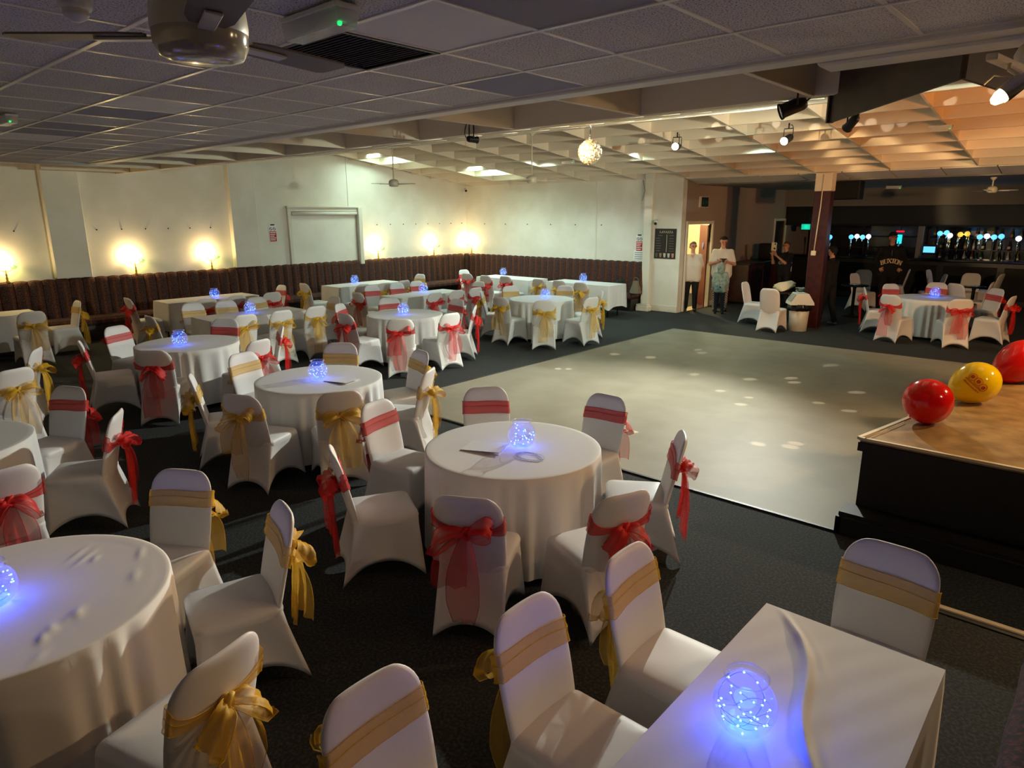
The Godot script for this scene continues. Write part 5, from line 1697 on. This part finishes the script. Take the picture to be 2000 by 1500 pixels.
	# hands: palm, four unequal fingers bent at the knuckles, thumb from the side of the palm
	for e in 2:
		var wr: Vector3 = arms[e][1]
		var d := (wr - arms[e][0] as Vector3).normalized()
		var hd: Vector3 = (o.hands[e] as Vector3).normalized() if o.has("hands") else d
		var across := hd.cross(Vector3(0, 0, 1) if absf(hd.z) < 0.8 else Vector3.UP).normalized()
		var nrm := across.cross(hd)
		var hbones := [B.call(wr - d * 0.02, wr + hd * 0.03, 0.026, 0.024)]
		for i in 4:
			var q: Vector3 = wr + hd * 0.03 + across * ((i - 1.5) * 0.019)
			hbones.append(B.call(wr + across * (i - 1.5) * 0.012, q + hd * 0.045, 0.018, 0.012))
			var kn: Vector3 = q + hd * 0.05
			var ln: float = [0.038, 0.046, 0.043, 0.033][i]
			hbones.append(B.call(kn, kn + (hd + nrm * 0.5).normalized() * ln, 0.0105, 0.009))
			hbones.append(B.call(kn + (hd + nrm * 0.5).normalized() * ln, kn + (hd + nrm * 0.5).normalized() * ln + (hd * 0.4 + nrm).normalized() * ln * 0.7, 0.009, 0.008))
		var th: Vector3 = wr + hd * 0.015 - across * 0.028
		hbones.append(B.call(th, th + (hd * 0.6 - across + nrm * 0.4).normalized() * 0.035, 0.014, 0.011))
		hbones.append(B.call(th + (hd * 0.6 - across + nrm * 0.4).normalized() * 0.035, th + (hd * 0.6 - across + nrm * 0.4).normalized() * 0.035 + (hd + nrm * 0.6).normalized() * 0.03, 0.011, 0.009))
		put(sdf_mesh(hbones, 0.0065 * s, 0.006 * s), "hand", o.skin, p)
	# clothes
	var tb := []
	tb.append(B.call(Vector3(0.06 * g, 0.93, 0), Vector3(0.07 * g, 1.15, 0.015 * g), 0.115 * g, 0.118 * g)); tb.append(B.call(Vector3(-0.06 * g, 0.93, 0), Vector3(-0.07 * g, 1.15, 0.015 * g), 0.115 * g, 0.118 * g))
	tb.append(B.call(Vector3(0.07 * g, 1.15, 0.01), Vector3(0.085, 1.32, 0.0), 0.116 * g, 0.105 * lerpf(1, g, 0.5))); tb.append(B.call(Vector3(-0.07 * g, 1.15, 0.01), Vector3(-0.085, 1.32, 0.0), 0.116 * g, 0.105 * lerpf(1, g, 0.5)))
	tb.append(B.call(sh[0], sh[1], 0.064, 0.064))
	tb.append(B.call(Vector3(0, 1.38, -0.01), Vector3(0, 1.47, -0.015), 0.075, 0.062))
	if o.get("hem", 0.0) > 0:
		tb.append(B.call(Vector3(0, 1.0, 0), Vector3(0, 0.94 - o.hem, 0), 0.115 * g, 0.1 * g))
		for e in [-1, 1]: tb.append(B.call(Vector3(e * 0.07 * g, 0.95, 0), Vector3(e * 0.08 * g, 0.93 - o.hem, 0), 0.11 * g, 0.105 * g))
	var sl: float = o.get("sleeve", 0.55)
	for e in 2:
		var el: Vector3 = arms[e][0]; var wr: Vector3 = arms[e][1]
		if sl <= 1.0: tb.append(B.call(sh[e], sh[e].lerp(el, sl), 0.062, 0.058))
		else:
			tb.append(B.call(sh[e], el, 0.068, 0.056)); tb.append(B.call(el, el.lerp(wr, sl - 1.0), 0.056, 0.042))
	put(sdf_mesh(tb, 0.017 * s, 0.022 * s), "top", o.top, p)
	var lb := []
	for l in legs:
		lb.append(B.call(l[0], l[1], 0.1 * lerpf(1, g, 0.5), 0.074)); lb.append(B.call(l[1], l[2] + Vector3(0, 0.02, 0), 0.074, 0.058))
	lb.append(B.call(Vector3(0.05, 0.95, 0), Vector3(-0.05, 0.95, 0), 0.12 * lerpf(1, g, 0.6), 0.12 * lerpf(1, g, 0.6)))
	put(sdf_mesh(lb, 0.018 * s, 0.02 * s), "trousers", o.legs, p)
	for l in legs:
		var fb := [B.call(l[2] + Vector3(0, -0.03, -0.03), l[2] + Vector3(0.015 * signf(l[2].x), -0.04, 0.15), 0.04, 0.032), B.call(l[2] + Vector3(0, 0.0, 0.0), l[2] + Vector3(0, -0.04, 0.05), 0.045, 0.036)]
		put(sdf_mesh(fb, 0.012 * s, 0.02 * s), "shoe", o.get("shoes", M.black), p)
	return p

func face_turn(from: Vector3, to: Vector3) -> float:
	return atan2(to.x - from.x, to.z - from.z)
func hung(e: int) -> Array:
	var x := 0.24 if e == 0 else -0.24
	return [Vector3(x, 1.14, -0.03), Vector3(x * 1.02, 0.9, 0.05)]
func build_people() -> void:
	var skin := mat(Color(0.78, 0.56, 0.46), 0.6)
	var pale := mat(Color(0.82, 0.62, 0.52), 0.6)
	var white := mat(Color(0.85, 0.83, 0.79), 0.85)
	var black := mat(Color(0.035, 0.035, 0.04), 0.85)
	var check_im := Image.create(64, 64, false, Image.FORMAT_RGB8)
	for x in 64:
		for y in 64: check_im.set_pixel(x, y, Color(0.8, 0.8, 0.78) if (int(x / 8.0) + int(y / 8.0)) % 2 == 0 else Color(0.05, 0.05, 0.08))
	var checks := mat(Color.WHITE, 0.9)
	checks.albedo_texture = ImageTexture.create_from_image(check_im)
	checks.uv1_triplanar = true
	checks.uv1_scale = Vector3.ONE * 4.5
	checks.uv1_offset = Vector3(0.3, 0.1, 0.2)
	var look := Vector3(-3, 0, -8)
	# woman in the doorway
	var wp := Vector3(-7.98, 0, -15.64)
	var w := person(wp, face_turn(wp, look) - 0.1, 1.7, {"label": "person in a white polo shirt and black trousers standing in the doorway", "skin": pale, "hair": mat(Color(0.42, 0.37, 0.3), 0.8), "hair_len": 0.03, "glasses": true, "girth": 1.3, "hem": 0.08, "top": white, "legs": black, "sleeve": 0.8, "head_turn": 0.35, "arms": [[Vector3(0.25, 1.12, -0.06), Vector3(0.2, 0.95, -0.14)], [Vector3(-0.25, 1.12, -0.06), Vector3(-0.2, 0.95, -0.14)]]})
	var st := st_new()
	prism(st, PackedVector2Array([Vector2(-0.05, 1.4), Vector2(0.05, 1.4), Vector2(0.0, 1.31)]), 0.088, 0.115)
	build(st, "neck_opening", pale, w)
	# man with a phone
	var mp := Vector3(-7.42, 0, -16.12)
	var m := person(mp, face_turn(mp, look), 1.84, {"label": "person in a white T-shirt and chequered trousers looking down at a phone", "skin": skin, "hair": mat(Color(0.07, 0.05, 0.04), 0.8), "girth": 1.28, "hem": 0.05, "top": white, "legs": checks, "sleeve": 0.75, "head_tilt": 0.35, "hands": [Vector3(-0.6, 0.4, 0.6), Vector3(0.6, 0.4, 0.6)], "arms": [[Vector3(0.27, 1.11, 0.04), Vector3(0.11, 1.17, 0.24)], [Vector3(-0.27, 1.11, 0.04), Vector3(-0.11, 1.17, 0.24)]]})
	var ph := thing("phone", "black phone held up by the person in the white T-shirt", "phone", m.transform * Vector3(0, 1.275, 0.3), m.rotation.y)
	add_box("body", Vector3(-0.085, -0.045, -0.006), Vector3(0.085, 0.045, 0.006), M.black, ph, 0.004)
	add_box("lens", Vector3(-0.07, 0.01, 0.006), Vector3(-0.04, 0.035, 0.009), M.ink, ph)
	# child in a hooded top, back to the hall
	var cp := Vector3(-7.2, 0, -15.62)
	var mint := tri_mat(noise_tex(61, 0.03, [[0.3, Color(0.42, 0.5, 0.47)], [0.5, Color(0.54, 0.62, 0.58)], [0.75, Color(0.6, 0.65, 0.61)]], 128, 3), 2.5, 0.85, false)
	var c := person(cp, face_turn(cp, mp), 1.22, {"label": "person in a mint hooded top and dark jeans standing before the phone holder", "skin": pale, "girth": 1.12, "hem": 0.1, "top": mint, "legs": mat(Color(0.05, 0.06, 0.11), 0.9), "sleeve": 1.9, "arms": [hung(0), hung(1)]})
	var hood := [[Vector3(0, 1.13, -0.02), Vector3(0, 1.16, 0.015), 0.092, 0.082], [Vector3(0, 1.03, -0.02), Vector3(0, 1.1, -0.02), 0.085, 0.085]]
	put(sdf_mesh(hood, 0.012, 0.02), "hood", mint, c)
	# person raising a tablet
	var tp := at(1537, 474, 1.64); tp.y = 0
	var tdir := Vector3(-6.5, 0, -8)
	var navy := mat(Color(0.03, 0.045, 0.11), 0.8)
	var t := person(tp, face_turn(tp, tdir) - 0.35, 1.66, {"label": "person in a navy football shirt holding up a pale tablet", "skin": skin, "hair": mat(Color(0.3, 0.24, 0.17), 0.8), "glasses": true, "girth": 1.2, "top": navy, "legs": black, "sleeve": 0.8, "hands": [Vector3(-0.4, 0.9, 0.1), Vector3(0.2, 0.9, 0.1)], "arms": [[Vector3(0.16, 1.2, 0.2), Vector3(-0.05, 1.4, 0.33)], [Vector3(-0.27, 1.18, 0.16), Vector3(-0.17, 1.4, 0.33)]]})
	text("OXY", 0.1, 0.004, white, t, Vector3(0.02, 1.13, 0.155), Basis.IDENTITY)
	add_box("stripe", Vector3(0.2, 0.92, -0.01), Vector3(0.212, 1.15, 0.01), white, t)
	var tb := thing("tablet", "tablet in a pale case held up by the person in navy", "tablet", t.transform * Vector3(-0.1, 1.54, 0.35), t.rotation.y + 0.1)
	add_box("case", Vector3(-0.075, -0.11, -0.008), Vector3(0.075, 0.11, 0.008), mat(Color(0.85, 0.82, 0.72), 0.5), tb, 0.005)
	add_box("camera_bump", Vector3(0.02, 0.05, 0.008), Vector3(0.055, 0.09, 0.013), M.ink, tb, 0.003)
	add_box("sticker", Vector3(0.0, -0.06, 0.008), Vector3(0.05, -0.02, 0.01), M.ink, tb)
	# person half hidden by the post
	var hp := at(1611, 634, 0)
	person(hp, -1.9, 1.68, {"label": "person in black half hidden behind the maroon post with arms reaching forward", "skin": skin, "hair": black, "top": black, "legs": black, "sleeve": 0.7, "stance": 0.12, "arms": [[Vector3(0.22, 1.13, 0.06), Vector3(0.12, 0.95, 0.25)], [Vector3(-0.22, 1.13, 0.06), Vector3(-0.14, 0.93, 0.25)]], "shoes": mat(Color(0.35, 0.35, 0.35), 0.6)})
	# man in a cap and hooded sweatshirt
	var bp := at(1746, 451, 1.95); bp.y = 0
	var b := person(bp, face_turn(bp, Vector3(0, 0, 0)) + 0.12, 1.9, {"label": "person in a black lettered sweatshirt and cap standing in the bar area", "skin": skin, "hair": mat(Color(0.12, 0.09, 0.07), 0.8), "girth": 1.45, "hem": 0.06, "top": black, "legs": mat(Color(0.025, 0.025, 0.03), 0.9), "sleeve": 1.95, "head_turn": 0.3, "arms": [[Vector3(0.3, 1.13, 0.0), Vector3(0.2, 0.98, 0.14)], [Vector3(-0.3, 1.13, 0.0), Vector3(-0.2, 0.98, 0.14)]]})
	var tilt := Basis(Vector3.UP, 0.3)
	var s := 1.9 / 1.75
	var cap := Node3D.new(); cap.name = "cap"; b.add_child(cap)
	cap.transform = Transform3D(tilt, Vector3(0, 1.7 * s, 0))
	st = st_new(true)
	lathe(st, [Vector2(0.0, 0.085), Vector2(0.05, 0.075), Vector2(0.085, 0.04), Vector2(0.096, 0.0), Vector2(0.095, -0.02)], 20, Transform3D(Basis.from_scale(Vector3(0.95, 1, 1.1)), Vector3(0, 0, -0.005)), false)
	build(st, "crown", black, cap)
	st = st_new()
	var brim := PackedVector2Array()
	for i in 9: brim.append(Vector2(0.08 * cos(PI * i / 8), 0.07 + 0.09 * sin(PI * i / 8)))
	prism(st, brim, -0.02, -0.012, Transform3D(Basis(Vector3(1, 0, 0), Vector3(0, -0.15, 1), Vector3(0, 1, 0)), Vector3(0, 0.0, 0)))
	build(st, "peak", mat(Color(0.2, 0.19, 0.18), 0.8), cap)
	var lt := "BUXTON"
	for i in 6:
		var u := (i - 2.5) / 2.5
		text(lt[i], 0.15, 0.02, mat(Color(0.9, 0.8, 0.62), 0.8), b, Vector3(u * 0.19, 1.24 - 0.045 * u * u, 0.235 - 0.035 * u * u), Basis(Vector3.UP, u * 0.5) * Basis(Vector3(0, 0, 1), -u * 0.3), "Droid Serif")
	add_box("zip", Vector3(-0.004, 1.36, 0.17), Vector3(0.004, 1.5, 0.18), M.chrome, b)

var T := {"t1": Vector2(-3.095, -3.464), "t2": Vector2(-6.007, -3.724), "t0": Vector2(-9.064, -3.692), "t3": Vector2(-8.937, -7.265), "t4": Vector2(-8.52, -10.40), "t5": Vector2(-2.72, -15.5), "tl": Vector2(-6.37, -0.66), "tll": Vector2(-3.42, -0.5), "tfl": Vector2(-9.9, -1.05)}
var WHICH := {"t1": "beside the near edge of the dance floor", "t2": "nearest the corner of the dance floor", "t0": "ringed by red sashes on the lamp-wall side", "t3": "ringed by red sashes beyond the dance floor corner", "t4": "ringed by gold sashes near the far wall", "t5": "in the bar corner past the dance floor", "tl": "with red sashes under the tiled ceiling", "tll": "with a crumpled top and gold sashes", "tfl": "with gold sashes farthest under the tiled ceiling"}
var SHORT := {"t1": "the dance-floor-edge round table", "t2": "the dance-floor-corner round table", "t0": "the red round table near the lamp wall", "t3": "the red round table past the floor corner", "t4": "the gold round table near the far wall", "t5": "the bar corner round table", "tl": "the red round table under ceiling tiles", "tll": "the crumpled-cloth round table", "tfl": "the gold round table under ceiling tiles"}
func table_group() -> void:
	var k := 0
	for n in T:
		round_table(T[n], 0.635, 100 + k * 7, WHICH[n])
		k += 1
	var round_chairs := {
		"t1": ["red", [[948, 758], [1181, 775], [1322, 849], [1222, 964], [909, 971], [648, 879], [732, 785]]],
		"t2": ["gold", [[657, 678], [804, 688], [829, 721], [662, 763], [465, 771], [376, 734], [471, 690]]],
		"t0": ["red", [[224, 637.5], [162, 667], [294, 685], [507, 664], [539, 637.5], [429, 626]]],
		"t3": ["red", [[672, 613], [781, 623.5], [881, 612], [921, 597], [764, 584], [872, 587], [674, 594]]],
		"t4": ["gold", [[1063, 587], [975.5, 580], [1157.5, 581], [1002, 560], [1101.5, 559], [1175, 569], [960, 569]]],
		"t5": ["red", [[1693.5, 562], [1739, 554.6], [1739, 576], [1831, 552], [1880, 584.6], [1949, 564], [1981, 578.6]]],
		"tl": ["red", [[89, 769], [229, 805], [5, 917]]],
		"tll": ["gold", [[324, 938], [510, 1002], [430, 1272]]],
		"tfl": ["gold", [[30, 683], [28, 721]]]}
	for n in round_chairs:
		var c: Vector2 = T[n]
		var taken := []
		for q in round_chairs[n][1]:
			var p := at(q[0], q[1], 0.9)
			var v := Vector2(p.x, p.z) - c
			if v.length() < 1.2:
				p += Vector3(v.x, 0, v.y).normalized() * (1.2 - v.length())
			chair_at(Vector3(p.x, 0, p.z) - Vector3(v.x, 0, v.y).normalized() * 0.285, -v.normalized(), round_chairs[n][0], "%s-sashed chair at %s, %s" % [round_chairs[n][0], SHORT[n], side_words(v, taken)], "chairs at " + SHORT[n])
	# rectangular tables
	rect_table(Vector2(-13.85, -6.15), 0.37, 0.92, 0.55, 301, "along the lamp wall below the pilaster")
	rect_table(Vector2(-11.03, -5.62), 0.35, 0.88, 0.6, 302, "with gold sashes in front of the lamp wall")
	rect_table(Vector2(-14.3, -2.3), 0.37, 0.95, 0.6, 303, "at the near end of the lamp wall")
	rect_table(Vector2(-11.03, -9.5), 0.35, 0.88, 0.6, 304, "with red sashes in front of the blind")
	rect_table(Vector2(-13.8, -9.95), 0.37, 0.92, 0.55, 305, "under the window blind")
	rect_table(Vector2(-12.05, -13.45), 0.93, 0.37, 0.5, 306, "along the far banquette near its corner")
	rect_table(Vector2(-9.75, -13.6), 0.93, 0.37, 0.5, 307, "at the end of the far banquette")
	rect_table(Vector2(-0.585, -1.74), 0.335, 0.94, 0.62, 308, "with the rucked cloth beside the stage", true)
	var px := Vector2(1, 0); var mx := Vector2(-1, 0); var pz := Vector2(0, 1); var mz := Vector2(0, -1)
	var rows := [
		[247, 582, mz, "red", "R1", "at its tiled-ceiling end"], [404, 584, mx, "red", "R1", "first along its open side"], [462, 578, mx, "red", "R1", "in the middle of its open side"], [532, 571, mx, "red", "R1", "last along its open side towards the blind"], [551, 557, pz, "red", "R1", "at its end towards the blind"],
		[471, 613, mx, "gold", "R2", "first along its stage side"], [542, 605, mx, "gold", "R2", "in the middle of its stage side"], [609, 597, mx, "gold", "R2", "last along its stage side"], [642, 581, pz, "gold", "R2", "at its end towards the blind"], [308, 615, mz, "gold", "R2", "at its tiled-ceiling end"], [381, 594, px, "gold", "R2", "first along its lamp-wall side"], [446, 589, px, "gold", "R2", "in the middle of its lamp-wall side"], [506, 582, px, "gold", "R2", "last along its lamp-wall side"],
		[58, 608, mx, "gold", "R0", "with its back to the room"], [142, 588.5, pz, "gold", "R0", "at its end towards the blind"],
		[842, 571, mx, "red", "R3", "first along its stage side"], [884, 566, mx, "red", "R3", "in the middle of its stage side"], [921, 561, mx, "red", "R3", "last along its stage side"], [708, 570, mz, "red", "R3", "at its tiled-ceiling end"], [732, 559, px, "red", "R3", "first along its blind side"], [781, 554, px, "red", "R3", "in the middle of its blind side"], [820, 550, px, "red", "R3", "last along its blind side"], [928, 551, pz, "red", "R3", "at its far-wall end"],
		[598, 553, mz, "gold", "R4", "at its tiled-ceiling end"], [706, 555, mx, "gold", "R4", "first along its open side"], [748, 552, mx, "gold", "R4", "in the middle of its open side"], [785, 547.5, mx, "gold", "R4", "last along its open side"], [817, 536, pz, "gold", "R4", "at its far-wall end"],
		[905, 527, px, "red", "R5", "at its lamp-wall end"], [911, 534, mz, "red", "R5", "first along its open side"], [947, 538, mz, "red", "R5", "in the middle of its open side"], [986, 539.5, mz, "red", "R5", "last along its open side"],
		[1051, 545, mz, "gold", "R6", "first along its open side"], [1091, 548, mz, "gold", "R6", "in the middle of its open side"], [1133, 552, mz, "gold", "R6", "last along its open side"],
		[725, 1340, px, "gold", "N", "farthest along its long side"], [1032, 1186, px, "gold", "N", "in the middle of its long side"], [1232, 1080, px, "gold", "N", "at its far corner"], [1745, 1072, pz, "gold", "N", "at its end towards the stage"]]
	var where := {"R0": "near lamp wall table", "R1": "lamp wall table", "R2": "gold trestle table", "R3": "red trestle table", "R4": "window blind table", "R5": "far banquette corner table", "R6": "far banquette end table", "N": "rucked-cloth table by the stage"}
	for r in rows:
		chair(r[0], r[1], r[2], r[3], "%s-sashed chair at the %s, %s" % [r[3], where[r[4]], r[5]], "chairs at the " + where[r[4]], -0.14 if r[4] in ["R2", "R3"] else (-0.03 if r[4] == "N" else -0.08 if r[4] in ["R4", "R0"] else 0.0))
	chair(1454, 551, px, "plain", "plain white covered chair without sash, turned sideways beside the dark bar table", "plain chairs by the post")
	chair(1503, 564, mz, "plain", "plain white covered chair without sash, its back to the dance floor by the bin", "plain chairs by the post")
	var bowls := [[1450, 1420, "on the rucked cloth beside the stage", 0.075], [1019, 872, "on the round table beside the dance floor edge", 0.035], [622, 740, "on the round table at the dance floor corner", 0.035], [352, 674, "on the red-sashed round table on the lamp-wall side", 0.03], [788, 614, "on the red-sashed round table past the floor corner", 0.03], [1065, 582, "on the gold-sashed round table by the far wall", 0.03], [1825, 580, "on the round table in the bar corner", 0.035], [420, 582, "on the table along the lamp wall", 0.03], [489, 611, "on the gold-sashed table before the lamp wall", 0.03], [827, 571, "on the red-sashed table before the blind", 0.03], [693, 553, "on the table under the window blind", 0.03], [983, 537, "on the far banquette table near the corner", 0.03], [1139, 549, "on the table at the far banquette end", 0.03], [-12, 1180, "on the crumpled cloth with gold-sashed chairs", 0.075]]
	k = 0
	for b in bowls:
		fish_bowl(at(b[0], b[1], 0.7595), b[2], b[3], k)
		k += 1

# strength of the room's lights
const LE := {"down": 4.5, "panel": 4.0, "can": 40.0, "key": 54.0, "pin": 60.0, "dots": 18.0, "halogen": 0.55, "corridor": 6.0, "sconce": 0.5}

func _ready() -> void:
	var cam := Camera3D.new()
	cam.fov = 59.2668
	cam.near = 0.02
	cam.far = 100
	add_child(cam)
	cam.transform = Transform3D(cam_basis, EYE)
	cam.current = true
	var we := WorldEnvironment.new()
	var env := Environment.new()
	env.background_mode = Environment.BG_COLOR
	env.background_color = Color.BLACK
	env.tonemap_mode = Environment.TONE_MAPPER_LINEAR
	env.tonemap_exposure = 1.15
	env.sdfgi_enabled = true; env.ssao_enabled = true; env.ssil_enabled = true
	we.environment = env
	add_child(we)
	make_materials()
	M.cool = glow(Color(0.85, 1.0, 0.97), 1.3)
	M.cool_dim = glow(Color(0.8, 1.0, 0.9), 0.6)
	M.spot_lens = glow(Color(1.0, 0.95, 0.85), 4.0)
	M.halogen = glow(Color(1.0, 0.85, 0.55), 12.0)
	M.corridor = glow(Color(1.0, 0.95, 0.75), 4.0)
	M.pelmet = tri_mat(noise_tex(35, 0.02, [[0.2, Color(0.19, 0.14, 0.1)], [0.8, Color(0.27, 0.2, 0.14)]], 256, 3), 1.0, 0.6)
	M.booth = tri_mat(noise_tex(36, 0.05, [[0.3, Color(0.1, 0.04, 0.05)], [0.55, Color(0.2, 0.07, 0.07)], [0.62, Color(0.42, 0.2, 0.16)], [0.8, Color(0.24, 0.09, 0.08)]], 256, 3), 2.0, 0.9)
	M.fan_blade = mat(Color(0.44, 0.39, 0.34), 0.5)
	M.pub_top = mat(Color(0.04, 0.03, 0.03), 0.12)
	M.badge_blue = glow(Color(0.35, 0.7, 1.0), 1.6)
	M.badge_white = glow(Color(0.95, 0.95, 1.0), 1.6)
	M.badge_yellow = glow(Color(0.95, 0.75, 0.3), 0.8)
	M.badge_cyan = glow(Color(0.15, 0.85, 0.9), 1.2)
	M.badge_red = glow(Color(1.0, 0.1, 0.15), 1.2)
	M.badge_teal = glow(Color(0.1, 0.75, 0.65), 0.7)
	# stage lighting to the right of the frame
	stage_lamps()
	build_room()
	build_banquette()
	build_stage()
	table_group()
	build_ceiling_things()
	build_stage_lights()
	var n := 0
	for z in [-3.15, -5.38, -6.98, -11.62, -13.66]:
		sconce(Vector3(WX, 1.2, z), PI / 2, "lit brass wall lamp with green glass shades, " + ["nearest the tiled ceiling edge", "just past the first pilaster", "just before the second pilaster", "next after the window blind", "nearest the far corner on the lamp wall"][n], LE.sconce)
		n += 1
	sconce(Vector3(-15.1, 1.2, WZ), 0.0, "lit brass wall lamp with green glass shades in the far corner", LE.sconce)
	build_balloons()
	build_wall_things()
	build_small_things()
	build_bar()
	build_people()

# par lamps on a bar beyond the right edge of the frame, as the shadows on chairs and carpet show
func stage_lamps() -> void:
	for q in [[Vector3(1.9, 2.75, -5.6), Vector3(-4.0, 0.6, -4.6), Color(1.0, 0.85, 0.7), 1.6, 58.0, "aimed at the tables"], [Vector3(1.5, 3.0, -8.2), Vector3(-0.6, 0.7, -6.6), Color(1.0, 0.82, 0.58), 9.0, 50.0, "aimed down at the stage deck"], [Vector3(2.6, 2.75, -8.6), Vector3(-2.9, 0.7, -15.6), Color(1.0, 0.78, 0.55), 26.0, 26.0, "aimed at the bar corner"], [Vector3(2.1, 2.75, -7.2), Vector3(-15.0, 2.3, -10.5), Color(0.93, 1.0, 0.92), 34.0, 30.0, "aimed at the lamp wall"], [Vector3(2.3, 2.3, -8.2), Vector3(-2.6, 3.7, -10.8), Color(1.0, 0.62, 0.32), 14.0, 32.0, "washing the lattice"]]:
		var o := thing("par_lamp", "black par lamp on the stage " + q[5], "spotlight", q[0], 0, "stage par lamps")
		var d: Vector3 = (q[1] - q[0]).normalized()
		var st := st_new(true)
		lathe(st, [Vector2(0.1, 0.16), Vector2(0.1, -0.04), Vector2(0.05, -0.14), Vector2(0.0, -0.15)], 20, aim(Vector3.ZERO, d), false)
		build(st, "can", M.black, o)
		st = st_new(true)
		lathe(st, [Vector2(0.095, 0.12), Vector2(0.095, 0.11)], 20, aim(Vector3.ZERO, d))
		build(st, "lit_lens", M.spot_lens, o)
		st = st_new(true)
		rod(st, Vector3(0, 0, 0), Vector3(0, roof(q[0].z) - q[0].y + 0.2, 0), 0.012)
		build(st, "hanger", M.black, o)
		spot(d * 0.2, q[1] - q[0], q[2], q[3], q[4], 0.5, 0.09, o)
